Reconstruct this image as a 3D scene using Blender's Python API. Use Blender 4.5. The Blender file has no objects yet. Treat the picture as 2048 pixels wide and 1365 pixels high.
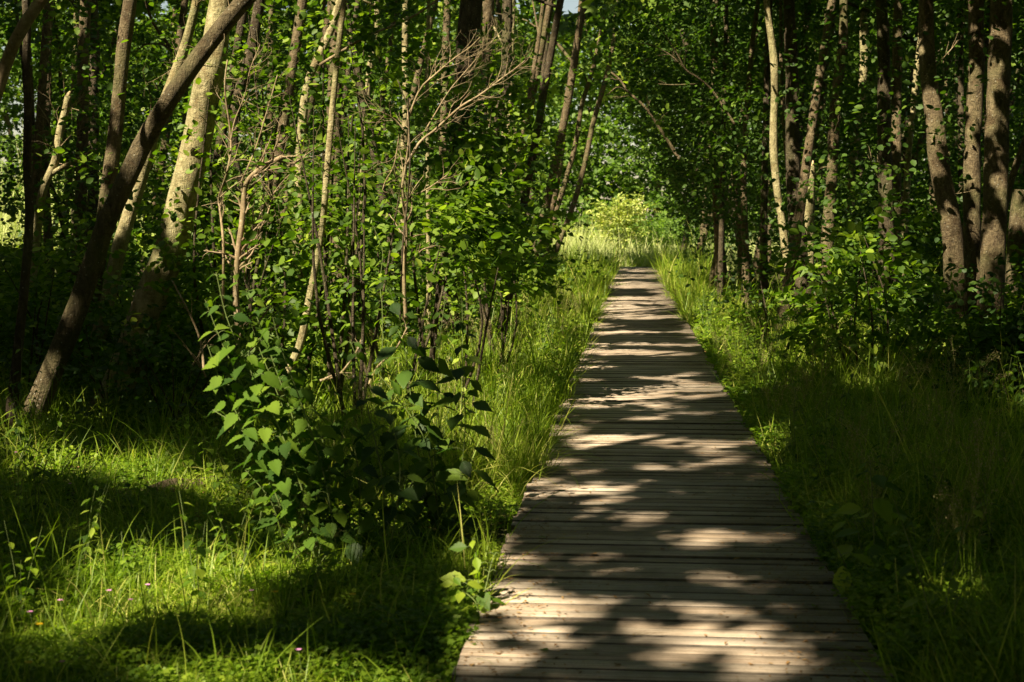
import bpy, math
import numpy as np
from mathutils import Vector, Matrix

RNG = np.random.default_rng(11)
C = bpy.context.scene.collection
R_ = math.radians

# ------------------------------------------------------------------ camera numbers
F = 2844.0                      # focal length in pixels of the 2048 px wide photograph (50 mm)
TH = math.atan(227.5 / F)
CT, ST = math.cos(TH), math.sin(TH)
EYE = 1.6
GZ = -0.13                      # ground level; planks lie at 0


def P(px, py, Y):
    a, b = (px - 1024) / F, (682.5 - py) / F
    dy, dz = CT + b * ST, -ST + b * CT
    t = Y / dy
    return np.array([a * t, Y, EYE + dz * t])


def proj(p):
    p = np.asarray(p, float)
    x, y, z = p[..., 0], p[..., 1], p[..., 2] - EYE
    d = np.maximum(y * CT - z * ST, 0.05)
    u = y * ST + z * CT
    return 1024 + F * x / d, 682.5 - F * u / d, d


def pathx(y):
    y = np.asarray(y, float)
    return 0.151 + 0.0844 * y


# ------------------------------------------------------------------ sun
EL = R_(46)
AZ = np.array([-0.66, -0.75])
S = np.array([AZ[0] * math.cos(EL), AZ[1] * math.cos(EL), math.sin(EL)])


def suncoord(p):
    p = np.asarray(p, float)
    k = (p[..., 2] - 0.0) / S[2]
    return p[..., 0] - k * S[0], p[..., 1] - k * S[1]


# ------------------------------------------------------------------ noise
_T = np.random.default_rng(5).random((256, 256))


def vnoise(x, y):
    xi, yi = np.floor(x).astype(int), np.floor(y).astype(int)
    fx, fy = x - xi, y - yi
    fx, fy = fx * fx * (3 - 2 * fx), fy * fy * (3 - 2 * fy)
    g = lambda i, j: _T[(xi + i) & 255, (yi + j) & 255]
    return (g(0, 0) * (1 - fx) + g(1, 0) * fx) * (1 - fy) + (g(0, 1) * (1 - fx) + g(1, 1) * fx) * fy


def fnoise(x, y):
    return (vnoise(x, y) + 0.5 * vnoise(x * 2.1 + 7, y * 2.1 + 3) + 0.25 * vnoise(x * 4.3 + 17, y * 4.3 + 31)) / 1.75


# ------------------------------------------------------------------ where the sun comes through the canopy
PATH_LIT = [
    (1262, 571, 50, 8), (1260, 597, 55, 4), (1250, 607, 60, 4), (1262, 620, 75, 3), (1262, 634, 85, 5), (1185, 650, 40, 4),
    (1240, 664, 45, 2.5), (1312, 664, 24, 2.5), (1200, 668, 30, 2), (1240, 688, 60, 3), (1345, 690, 40, 3),
    (1280, 706, 120, 6), (1180, 720, 35, 3), (1190, 735, 30, 2), (1165, 760, 40, 3), (1380, 750, 40, 5), (1310, 757, 20, 2),
    (1400, 770, 40, 3), (1190, 798, 35, 3), (1350, 792, 40, 3), (1160, 813, 60, 5), (1290, 815, 75, 7), (1400, 824, 80, 5),
    (1300, 838, 50, 3), (1130, 855, 45, 4), (1250, 875, 130, 9), (1370, 884, 110, 10), (1150, 868, 60, 6), (1210, 890, 80, 4),
    (1420, 905, 60, 5), (1450, 930, 100, 14), (1500, 948, 55, 12), (1380, 934, 80, 6), (1100, 918, 40, 6), (1165, 940, 40, 4),
    (1120, 962, 70, 5), (1190, 972, 80, 5), (1110, 985, 60, 5), (1220, 990, 70, 4), (1346, 984, 22, 7), (1430, 955, 20, 4),
    (1170, 1007, 55, 6), (1252, 1028, 50, 4), (1302, 1045, 45, 6), (1440, 988, 22, 3), (1090, 1030, 30, 4),
    (1427, 1072, 100, 7), (1490, 1080, 100, 7), (1370, 1093, 90, 6), (1240, 1056, 20, 3),
    (1082, 1125, 33, 5), (1010, 1132, 26, 5), (1180, 1115, 60, 3), (1418, 1156, 66, 10), (1060, 1165, 45, 6), (1230, 1145, 20, 3),
    (1270, 1182, 60, 9), (1190, 1198, 90, 10), (1340, 1190, 40, 4), (1030, 1210, 50, 8), (1040, 1228, 95, 16), (1180, 1225, 95, 9),
    (1330, 1213, 45, 6), (1427, 1218, 48, 11), (1494, 1194, 30, 5), (1575, 1229, 35, 5), (1520, 1172, 20, 4),
    (1030, 1262, 85, 11), (1110, 1275, 70, 8), (1330, 1258, 110, 6), (1330, 1278, 65, 10), (1518, 1258, 30, 5),
    (1487, 1290, 48, 6), (1338, 1317, 52, 9), (1532, 1320, 45, 8), (1680, 1325, 28, 12), (1620, 1285, 25, 5),
    (1097, 1354, 60, 10), (1493, 1356, 62, 8), (1607, 1358, 30, 7), (1000, 1310, 40, 6), (960, 1345, 30, 6)]
GRASS_LIT = [
    (330, 1140, 190, 55), (110, 1230, 130, 60), (420, 1200, 90, 30), (560, 1345, 260, 38), (60, 905, 80, 32), (290, 935, 110, 34),
    (430, 985, 70, 25), (900, 760, 120, 70), (1010, 690, 120, 70), (900, 680, 150, 60), (790, 700, 80, 60), (1060, 620, 90, 40),
    (1060, 800, 50, 60), (1005, 900, 55, 60), (975, 985, 55, 50), (925, 1290, 45, 80), (1140, 600, 50, 30), (700, 760, 100, 45),
    (1180, 560, 30, 20), (1350, 585, 45, 28), (1420, 650, 60, 40), (1490, 710, 50, 30), (1400, 600, 50, 20), (1010, 800, 70, 60), (1345, 555, 30, 15), (1550, 880, 45, 25),
    (1500, 750, 35, 20), (1690, 1040, 35, 30), (760, 640, 60, 30), (960, 1130, 70, 50), (140, 1060, 60, 20), (520, 1130, 50, 20), (200, 1330, 120, 20), (30, 1150, 40, 25), (1600, 690, 50, 20), (1820, 700, 60, 12), (1980, 690, 40, 16), (850, 860, 60, 30), (1480, 620, 50, 18)]
# places above the ground that the sun reaches: pixel, distance, radius in metres
SPOTS = [(p[0], p[1], p[2], p[3]) for p in [
    (448, 20, 13.3, .3), (435, 90, 13.3, .3), (420, 160, 13.3, .38), (405, 230, 13.3, .4), (388, 300, 13.3, .4), (372, 370, 13.3, .36),
    (358, 425, 13.3, .12), (330, 545, 13.3, .1), (455, 640, 7.2, .3), (430, 750, 7.2, .24), (520, 830, 7.1, .24), (318, 215, 12.3, .16), (95, 760, 12.3, .22), (75, 815, 12.3, .2), (150, 640, 12.3, .12),
    (350, 120, 15, .3), (325, 210, 15, .3), (295, 300, 15, .3), (270, 390, 15, .25), (245, 470, 15, .2),
    (250, 60, 15.5, .22), (236, 200, 15.5, .22), (218, 330, 15.5, .22), (208, 420, 15.5, .15),
    (130, 215, 17, .3), (112, 290, 17, .3), (85, 400, 17, .35), (75, 450, 17, .3),
    (165, 40, 20, .35), (10, 110, 10, .12),
    (1538, 50, 22, .22), (1547, 140, 22, .2), (1549, 230, 22, .3), (1549, 320, 22, .35), (1560, 410, 22, .35), (1572, 500, 22, .3),
    (1618, 345, 25, .3), (1618, 390, 25, .35), (1618, 450, 25, .35), (1618, 520, 25, .25), (1727, 100, 27, .4), (1727, 160, 27, .3),
    (1950, 130, 16, .22), (1950, 175, 16, .2), (1945, 300, 16, .12), (1872, 240, 16, .16), (1880, 300, 16, .16), (1878, 335, 16, .12), (1845, 110, 16, .1),
    (1908, 500, 16, .14), (1985, 520, 16, .12), (1795, 250, 22, .2), (1800, 285, 22, .2), (2035, 440, 20, .3), (1765, 200, 20, .1),
    (820, 250, 12, .3), (870, 200, 12, .3), (930, 210, 12, .3), (1000, 160, 12, .3), (880, 270, 12, .3), (950, 130, 12, .25), (1040, 125, 12, .25), (830, 330, 12, .2),
    (930, 410, 12, .35), (860, 390, 12, .35), (990, 375, 12, .25), (650, 320, 11.5, .35), (560, 240, 11.5, .25), (700, 260, 11.5, .3), (640, 190, 11.5, .25), (780, 400, 12, .4),
    (720, 380, 12, .3), (530, 330, 12, .35), (500, 430, 12, .35), (440, 420, 12, .35), (560, 470, 12, .3), (475, 540, 12, .25), (540, 600, 12, .25), (400, 660, 10.5, .3),
    (615, 590, 12.5, .25), (590, 700, 12.5, .2), (400, 710, 10.5, .3), (811, 60, 22, .6), (811, 150, 22, .6), (968, 170, 24, .6), (1008, 240, 26, .6), (1008, 310, 26, .5),
    (856, 100, 20, .5), (612, 120, 19, .35), (670, 30, 19, .3), (800, 420, 15, .4), (470, 600, 7.2, .2), (500, 900, 7.0, .2), (555, 1030, 6.9, .16), (625, 1060, 6.9, .16), (570, 970, 7, .14), (430, 800, 7.1, .2), (455, 690, 7.1, .2), (400, 860, 7.1, .16), (955, 1110, 5.9, .16),
    (1700, 480, 14, .3), (1740, 440, 14, .25), (1670, 520, 14, .25), (1530, 290, 21, .4), (1620, 250, 20, .3), (1530, 550, 18, .4), (1380, 230, 22, .4), (700, 60, 16, .5), (750, 30, 16, .4), (60, 870, 11.5, .2), (820, 380, 9, .1), (700, 350, 11.8, .5), (600, 290, 11.8, .4), (850, 340, 12.2, .4), (760, 300, 12, .4), (680, 150, 11.8, .4), (620, 420, 12, .4), (550, 520, 11.5, .35), (880, 450, 12.2, .4), (1000, 450, 15, .35), (490, 200, 12.2, .3), (530, 250, 12.2, .3), (1230, 300, 60, 1.), (1500, 600, 16, .4), (1600, 620, 14, .3), (1780, 520, 14, .3)]]
_sp = np.array([P(a, b, c) for a, b, c, r in SPOTS])
_su, _sv = suncoord(_sp)
_sr = np.array([s[3] for s in SPOTS])


def spots_at(u, v, z=None, pad=0.06):
    """True where a canopy point at sun coordinates u, v would shade one of the sunlit spots"""
    m = np.zeros(u.shape, bool)
    for i in range(len(_su)):
        k = (u - _su[i]) ** 2 + (v - _sv[i]) ** 2 < (_sr[i] + pad) ** 2
        if z is not None:
            k &= z > _sp[i, 2] + 0.25
        m |= k
    return m


def path_lit(u, v, pad=0.05):
    px, py, d = proj(np.stack([u, v, np.zeros_like(u)], -1))
    m = np.zeros(u.shape, bool)
    wob = (fnoise(u * 2.6 + 40, v * 2.2) - 0.44) * 1.3 + (fnoise(u * 9 + 9, v * 8) - .46) * 1.9
    pad = np.where(v > 14, pad + .05, pad)
    gx, gy = pad * F / d, pad * F * EYE / d ** 2
    for cx, cy, rx, ry in PATH_LIT:
        m |= ((px - cx) / (rx + gx)) ** 2 + ((py - cy) / (ry + gy)) ** 2 < 1 + wob
    m &= (v > 14) | (fnoise(u * 5.5 + 3, v * 5.5 + 8) < .70)
    return m & (v > 3.6)


def grass_lit(u, v):
    px, py, d = proj(np.stack([u, v, np.full_like(u, GZ + .12)], -1))
    m = np.zeros(u.shape, bool)
    wob = (fnoise(u * 1.7 + 90, v * 1.7) - 0.34) * 2.6 + (fnoise(u * 7 + 9, v * 7) - .42) * 2.4
    for cx, cy, rx, ry in GRASS_LIT:
        m |= ((px - cx) / rx) ** 2 + ((py - cy) / ry) ** 2 < 1 + wob
    return m & (v > 3.6)


def zone_frac(u, v):
    f = np.full(u.shape, 0.07)
    f[(v > 10) & (u < pathx(v) - 1)] = 0.26
    f[(v > 13) & (u > pathx(v) + 1)] = 0.12
    f[(v > 9) & (v < 24) & (u < pathx(v) - .9) & (u > pathx(v) - 2.3)] = 0.6
    f[(v > 19)] = 0.25
    f[(v > 30)] = 0.30
    f[(v > 19) & (u > pathx(v) + 1)] = 0.13
    f[(v > 14) & (v < 24) & (u > pathx(v) + 1.4)] = 0.06
    f[(v > 25) & (u > pathx(v) + 1)] = 0.24
    f[(v > 12) & (v < 18) & (u / v > (600 - 1024) / F) & (u < pathx(v) - 1.2)] = 0.42
    f[(v < 10) & (u > pathx(v) + .9)] = 0.09
    f[(v > 42) & (u < pathx(v) - .5)] = 0.34
    f[(v > 9) & (v < 16.8) & (u / v < (600 - 1024) / F)] = 0.03
    f[(v > 55) & (u < pathx(v) - 5)] = 0.98
    on = np.abs(u - pathx(v)) < 1.0
    f[on & (v < 40)] = 0.02
    f[on & (v > 13) & (v < 40)] = 0.12
    f[((u - 6.4) / 4.3) ** 2 + ((v - 35) / 9) ** 2 < 1] = 0.03
    return f


def canopy_open(u, v, pad=0.):
    n = fnoise(u * 1.15 + 3, v * 1.15 + 60) * .72 + fnoise(u * 4.1 + 3, v * 4.1 + 60) * .28
    n2 = fnoise(u * .42 + 13, v * .42 + 6) * .62 + fnoise(u * 2.6 + 3, v * 2.6 + 60) * .38
    n = np.where(v > 15, n2, n)
    thr = np.interp(zone_frac(u, v), [0, .03, .06, .1, .2, .26, .42, .55, .7, .98], [.78, .74, .69, .65, .59, .565, .51, .475, .42, 0])
    return (n > thr - pad * .25) | path_lit(u, v, .05 + pad * .5) | grass_lit(u, v) | spots_at(u, v, None, .06 + pad) | ((v > 66) & (np.abs(u - pathx(v)) < 9))


# ------------------------------------------------------------------ mesh builder
class MB:
    def __init__(self):
        self.v, self.l, self.c, self.r, self.n = [], [], [], [], 0

    def add(self, verts, loops, counts, rnd=None):
        verts = np.asarray(verts, np.float32).reshape(-1, 3)
        self.v.append(verts)
        self.l.append(np.asarray(loops, np.int64).ravel() + self.n)
        self.c.append(np.asarray(counts, np.int64).ravel())
        self.r.append(np.full(len(verts), .5, np.float32) if rnd is None else np.asarray(rnd, np.float32).ravel())
        self.n += len(verts)

    def inst(self, tmpl, pos, R, s, rnd):
        tv, tf = tmpl
        pos = np.asarray(pos)
        N, V = len(pos), len(tv)
        if N == 0:
            return
        s = np.asarray(s, float)
        loc = tv[None] * (s[:, None, None] if s.ndim == 1 else s[:, None, :])
        w = np.einsum('nij,nvj->nvi', R, loc) + pos[:, None]
        fl = np.concatenate([np.asarray(f) for f in tf])
        fc = np.array([len(f) for f in tf])
        self.add(w, (fl[None] + (np.arange(N) * V)[:, None]), np.tile(fc, N), np.repeat(rnd, V))

    def build(self, name, mat, parent=None, origin=None, smooth=False):
        v = np.concatenate(self.v) if self.v else np.zeros((0, 3), np.float32)
        l = np.concatenate(self.l) if self.l else np.zeros(0, int)
        c = np.concatenate(self.c) if self.c else np.zeros(0, int)
        if origin is not None:
            v = v - np.asarray(origin, np.float32)
        me = bpy.data.meshes.new(name)
        me.vertices.add(len(v)); me.vertices.foreach_set('co', v.astype(np.float32).ravel())
        me.loops.add(len(l)); me.loops.foreach_set('vertex_index', l.astype(np.int32))
        me.polygons.add(len(c))
        st = np.concatenate([[0], np.cumsum(c)[:-1]]) if len(c) else np.zeros(0)
        me.polygons.foreach_set('loop_start', st.astype(np.int32))
        if smooth:
            me.polygons.foreach_set('use_smooth', np.ones(len(c), bool))
        a = me.attributes.new('rnd', 'FLOAT', 'POINT')
        a.data.foreach_set('value', np.concatenate(self.r).astype(np.float32) if self.r else np.zeros(0, np.float32))
        me.update(calc_edges=True)
        me.materials.append(mat)
        o = bpy.data.objects.new(name, me); C.objects.link(o)
        if parent is not None:
            o.parent = parent
        elif origin is not None:
            o.location = origin
        return o


def empty(name, loc):
    o = bpy.data.objects.new(name, None); C.objects.link(o); o.location = loc
    o.empty_display_size = .1
    return o


def tag(o, label=None, cat=None, group=None, kind=None):
    if label: o['label'] = label
    if cat: o['category'] = cat
    if group: o['group'] = group
    if kind or cat: o['kind'] = kind or 'thing'
    return o


def nz(a):
    return a / np.maximum(np.linalg.norm(a, axis=-1, keepdims=True), 1e-9)


def frames(d, n):
    y = nz(d); x = nz(np.cross(y, n)); z = np.cross(x, y)
    return np.stack([x, y, z], -1)


# ------------------------------------------------------------------ templates
A = np.array
LEAF_S = (A([[0, 0, 0], [-.33, .3, .05], [-.27, .72, .03], [0, 1, -.06], [.27, .72, .03], [.33, .3, .05]]), [(0, 3, 2, 1), (0, 5, 4, 3)])
LEAF_N = (A([[0, 0, 0], [-.2, .3, .05], [-.15, .65, .03], [0, 1, -.1], [.15, .65, .03], [.2, .3, .05]]), [(0, 3, 2, 1), (0, 5, 4, 3)])
CLUMP = (A([[0, -.1, 0], [-.5, .15, .1], [-.2, .45, 0], [-.35, .8, -.1], [0, .6, .05], [.1, 1.05, -.05], [.3, .6, .1], [.55, .5, 0], [.3, .2, -.05]]),
         [(0, 4, 3, 2), (0, 2, 1), (0, 6, 5, 4), (0, 8, 7, 6)])


def big_leaf(serr=.05, heart=True, w=.42):
    ys = np.linspace(0, 1, 12)
    if heart:
        hw = w * np.interp(ys, [0, .06, .2, .35, .55, .75, .9, 1], [.25, .7, 1, .98, .78, .45, .17, 0])
    else:
        hw = w * np.interp(ys, [0, .1, .3, .45, .65, .85, 1], [.05, .4, .9, 1, .7, .28, 0])
    vs, fs = [], []
    for i, (y, h) in enumerate(zip(ys, hw)):
        k = (serr if i % 2 else -serr) * h * 1.2
        z = -.22 * y * y + (.012 if i % 2 else -.012)
        bl = -.06 if (heart and i == 0) else 0
        vs += [[-(h + k), y + bl - .02, z + .14 * h], [-(h * .5), y + bl * .5, z + .02], [0, y, z - .03], [h * .5, y + bl * .5, z + .02], [(h + k), y + bl - .02, z + .14 * h]]
        if i:
            b = (i - 1) * 5
            for j in range(4):
                fs.append((b + j, b + j + 1, b + j + 6, b + j + 5))
    return A(vs), fs


HEART = big_leaf()
POINTED = big_leaf(.09, True, .34)
OVATE = big_leaf(.04, False, .3)
LANCE = big_leaf(.02, False, .2)


def blade(bend, seg):
    t = np.linspace(0, 1, seg + 1)
    ang = bend * t
    y = np.cumsum(np.sin(ang)) / (seg + 1); z = np.cumsum(np.cos(ang)) / (seg + 1)
    y -= y[0]; z -= z[0]
    w = .5 * np.interp(t, [0, .4, .8, 1], [.8, 1, .6, .02])
    vs = []
    for i in range(seg + 1):
        vs += [[-w[i], y[i], z[i]], [w[i], y[i], z[i]]]
    fs = [(2 * i, 2 * i + 1, 2 * i + 3, 2 * i + 2) for i in range(seg)]
    return A(vs), fs


BL_NEAR = [blade(b, 6) for b in (.5, 1.0, 1.6, 2.2, 2.9)]
BL_FAR = [blade(b, 3) for b in (.3, .9, 1.6)]


# ------------------------------------------------------------------ materials
def mat(name):
    m = bpy.data.materials.new(name); m.use_nodes = True
    nt = m.node_tree; nt.nodes.clear()
    return m, nt, lambda t, **k: _node(nt, t, k)


def _node(nt, t, k):
    n = nt.nodes.new(t)
    for a, b in k.items():
        if a.startswith('i_'):
            n.inputs[a[2:].replace('_', ' ')].default_value = b
        else:
            setattr(n, a, b)
    return n


def ramp(N, stops):
    r = N('ShaderNodeValToRGB')
    e = r.color_ramp.elements
    while len(e) < len(stops):
        e.new(.5)
    for i, (p, c) in enumerate(stops):
        e[i].position = p; e[i].color = (*c, 1)
    return r


def leaf_mat(name, cols, trans=.42, tint=(1.5, 1.75, .5), rough=.55, spec=.3):
    m, nt, N = mat(name)
    L = nt.links.new
    at = N('ShaderNodeAttribute', attribute_name='rnd')
    r = ramp(N, [(i / (len(cols) - 1), c) for i, c in enumerate(cols)])
    L(at.outputs['Fac'], r.inputs[0])
    p = N('ShaderNodeBsdfPrincipled', i_Roughness=rough)
    p.inputs['Specular IOR Level'].default_value = spec
    L(r.outputs[0], p.inputs['Base Color'])
    mul = N('ShaderNodeMix', data_type='RGBA', blend_type='MULTIPLY')
    mul.inputs[0].default_value = 1
    mul.inputs[7].default_value = (*tint, 1)
    L(r.outputs[0], mul.inputs[6])
    t = N('ShaderNodeBsdfTranslucent')
    L(mul.outputs[2], t.inputs['Color'])
    mx = N('ShaderNodeMixShader'); mx.inputs[0].default_value = trans
    L(p.outputs[0], mx.inputs[1]); L(t.outputs[0], mx.inputs[2])
    o = N('ShaderNodeOutputMaterial'); L(mx.outputs[0], o.inputs[0])
    return m


def bark_mat(name, c1, c2, c3, scale=1.0, bump=.5):
    m, nt, N = mat(name)
    L = nt.links.new
    tc = N('ShaderNodeTexCoord')
    mp = N('ShaderNodeMapping'); mp.inputs['Scale'].default_value = (8 * scale, 8 * scale, 3.4 * scale)
    L(tc.outputs['Object'], mp.inputs[0])
    n1 = N('ShaderNodeTexNoise', i_Scale=2.0, i_Detail=8.0, i_Roughness=.7, i_Distortion=.8); L(mp.outputs[0], n1.inputs['Vector'])
    mp2 = N('ShaderNodeMapping'); mp2.inputs['Scale'].default_value = (7, 7, 22)
    L(tc.outputs['Object'], mp2.inputs[0])
    n2 = N('ShaderNodeTexNoise', i_Scale=1.6, i_Detail=6.0, i_Roughness=.7, i_Distortion=1.2); L(mp2.outputs[0], n2.inputs['Vector'])
    n3 = N('ShaderNodeTexNoise', i_Scale=1.7, i_Detail=3.0); L(tc.outputs['Object'], n3.inputs['Vector'])
    vo = N('ShaderNodeTexVoronoi', i_Scale=5.0 * scale, feature='DISTANCE_TO_EDGE'); L(mp.outputs[0], vo.inputs['Vector'])
    r = ramp(N, [(.33, c1), (.52, c2), (.70, c3)]); L(n1.outputs[0], r.inputs[0])
    r2 = ramp(N, [(.40, (.55, .55, .5)), (.6, (1.15, 1.12, 1.05))]); L(n2.outputs[0], r2.inputs[0])
    mu = N('ShaderNodeMix', data_type='RGBA', blend_type='MULTIPLY'); mu.inputs[0].default_value = .5
    L(r.outputs[0], mu.inputs[6]); L(r2.outputs[0], mu.inputs[7])
    moss = N('ShaderNodeMix', data_type='RGBA'); moss.inputs[7].default_value = (.09, .11, .03, 1)
    r3 = ramp(N, [(.50, (0, 0, 0)), (.72, (.5, .5, .5))]); L(n3.outputs[0], r3.inputs[0])
    L(r3.outputs[0], moss.inputs[0]); L(mu.outputs[2], moss.inputs[6])
    n4 = N('ShaderNodeTexNoise', i_Scale=5.5, i_Detail=8.0, i_Roughness=.75); L(tc.outputs['Object'], n4.inputs['Vector'])
    r4 = ramp(N, [(.54, (0, 0, 0)), (.62, (.6, .6, .6))]); L(n4.outputs[0], r4.inputs[0])
    scar = N('ShaderNodeMix', data_type='RGBA'); scar.inputs[7].default_value = (c2[0] * .62, c2[1] * .5, c2[2] * .42, 1)
    L(r4.outputs[0], scar.inputs[0]); L(moss.outputs[2], scar.inputs[6])
    moss = scar
    lv = N('ShaderNodeTexVoronoi', i_Scale=21.0); L(tc.outputs['Object'], lv.inputs['Vector'])
    r5 = ramp(N, [(.08, (.4, .4, .4)), (.18, (0, 0, 0))]); L(lv.outputs['Distance'], r5.inputs[0])
    lic = N('ShaderNodeMix', data_type='RGBA'); lic.inputs[7].default_value = (.42, .42, .34, 1)
    L(r5.outputs[0], lic.inputs[0]); L(moss.outputs[2], lic.inputs[6]); moss = lic
    p = N('ShaderNodeBsdfPrincipled', i_Roughness=.85)
    p.inputs['Specular IOR Level'].default_value = .2
    L(moss.outputs[2], p.inputs['Base Color'])
    ad = N('ShaderNodeMath', operation='MULTIPLY_ADD'); ad.inputs[1].default_value = .6
    L(n2.outputs[0], ad.inputs[0]); L(n1.outputs[0], ad.inputs[2])
    ad2 = N('ShaderNodeMath', operation='MULTIPLY_ADD'); ad2.inputs[1].default_value = .5
    L(vo.outputs['Distance'], ad2.inputs[0]); L(ad.outputs[0], ad2.inputs[2])
    ad3 = N('ShaderNodeMath', operation='MULTIPLY_ADD'); ad3.inputs[1].default_value = -.5
    L(r4.outputs[0], ad3.inputs[0]); L(ad2.outputs[0], ad3.inputs[2]); ad2 = ad3
    b = N('ShaderNodeBump', i_Strength=bump, i_Distance=.05); L(ad2.outputs[0], b.inputs['Height']); L(b.outputs[0], p.inputs['Normal'])
    o = N('ShaderNodeOutputMaterial'); L(p.outputs[0], o.inputs[0])
    return m


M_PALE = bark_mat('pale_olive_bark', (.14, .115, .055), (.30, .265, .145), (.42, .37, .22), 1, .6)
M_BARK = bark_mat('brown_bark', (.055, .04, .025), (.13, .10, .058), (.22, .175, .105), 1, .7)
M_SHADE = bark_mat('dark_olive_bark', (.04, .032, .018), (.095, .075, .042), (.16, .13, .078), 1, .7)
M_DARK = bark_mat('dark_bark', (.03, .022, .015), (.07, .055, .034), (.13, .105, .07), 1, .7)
M_WOUND = bark_mat('bare_wood', (.45, .33, .18), (.6, .47, .29), (.68, .56, .37), 1, .3)
M_TWIG = bark_mat('dead_twig_bark', (.12, .09, .05), (.25, .19, .115), (.38, .31, .21), 1, .2)
M_STEM, _nt, _N = mat('green_stem')
_p = _N('ShaderNodeBsdfPrincipled', i_Roughness=.6); _p.inputs['Base Color'].default_value = (.10, .14, .03, 1)
_nt.links.new(_p.outputs[0], _N('ShaderNodeOutputMaterial').inputs[0])

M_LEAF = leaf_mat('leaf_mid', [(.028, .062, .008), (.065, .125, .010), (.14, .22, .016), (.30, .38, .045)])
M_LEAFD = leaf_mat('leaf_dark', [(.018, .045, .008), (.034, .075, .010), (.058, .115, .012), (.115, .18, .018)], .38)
M_LEAFM = leaf_mat('leaf_toothed', [(.028, .065, .010), (.05, .10, .014), (.085, .155, .014), (.14, .21, .02)], .40, rough=.7, spec=.12)
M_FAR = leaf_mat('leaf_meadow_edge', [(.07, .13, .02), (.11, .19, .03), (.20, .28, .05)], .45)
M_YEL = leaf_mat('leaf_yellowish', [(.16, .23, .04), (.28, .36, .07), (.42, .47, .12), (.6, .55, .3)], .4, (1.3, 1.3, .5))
M_HERB = leaf_mat('herb_leaf', [(.045, .095, .008), (.095, .175, .010), (.18, .27, .016), (.31, .38, .035)], .45)
M_GRASS = leaf_mat('grass_blade', [(.052, .105, .010), (.12, .20, .013), (.23, .32, .022), (.44, .43, .11)], .45, (1.4, 1.6, .5), .5, .3)
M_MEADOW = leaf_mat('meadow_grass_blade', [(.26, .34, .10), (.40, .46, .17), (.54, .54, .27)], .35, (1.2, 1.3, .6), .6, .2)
M_SEED = leaf_mat('seed_head', [(.25, .22, .08), (.38, .33, .15), (.5, .43, .22)], .4, (1.1, 1.1, .7), .6, .2)
M_BROWN = leaf_mat('dry_leaf', [(.16, .09, .035), (.28, .16, .06), (.36, .24, .10)], .2, (1.1, 1, .6), .7, .2)
M_PETY = leaf_mat('yellow_petal', [(.8, .5, .01), (.85, .6, .02)], .3, (1, .9, .4))
M_PETP = leaf_mat('pink_petal', [(.62, .25, .5), (.7, .35, .6)], .3, (1, .8, 1))


def ground_mat():
    m, nt, N = mat('forest_floor'); L = nt.links.new
    tc = N('ShaderNodeTexCoord')
    n1 = N('ShaderNodeTexNoise', i_Scale=1.3, i_Detail=8.0, i_Roughness=.7); L(tc.outputs['Object'], n1.inputs['Vector'])
    n2 = N('ShaderNodeTexNoise', i_Scale=38.0, i_Detail=5.0, i_Roughness=.7); L(tc.outputs['Object'], n2.inputs['Vector'])
    r = ramp(N, [(.35, (.035, .028, .014)), (.5, (.05, .055, .018)), (.65, (.07, .085, .02))]); L(n1.outputs[0], r.inputs[0])
    r2 = ramp(N, [(.35, (.4, .4, .4)), (.65, (1.5, 1.4, 1.3))]); L(n2.outputs[0], r2.inputs[0])
    mu = N('ShaderNodeMix', data_type='RGBA', blend_type='MULTIPLY'); mu.inputs[0].default_value = 1
    L(r.outputs[0], mu.inputs[6]); L(r2.outputs[0], mu.inputs[7])
    p = N('ShaderNodeBsdfPrincipled', i_Roughness=.95); p.inputs['Specular IOR Level'].default_value = .1
    L(mu.outputs[2], p.inputs['Base Color'])
    b = N('ShaderNodeBump', i_Strength=.8, i_Distance=.03); L(n2.outputs[0], b.inputs['Height']); L(b.outputs[0], p.inputs['Normal'])
    L(p.outputs[0], N('ShaderNodeOutputMaterial').inputs[0])
    return m


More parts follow.
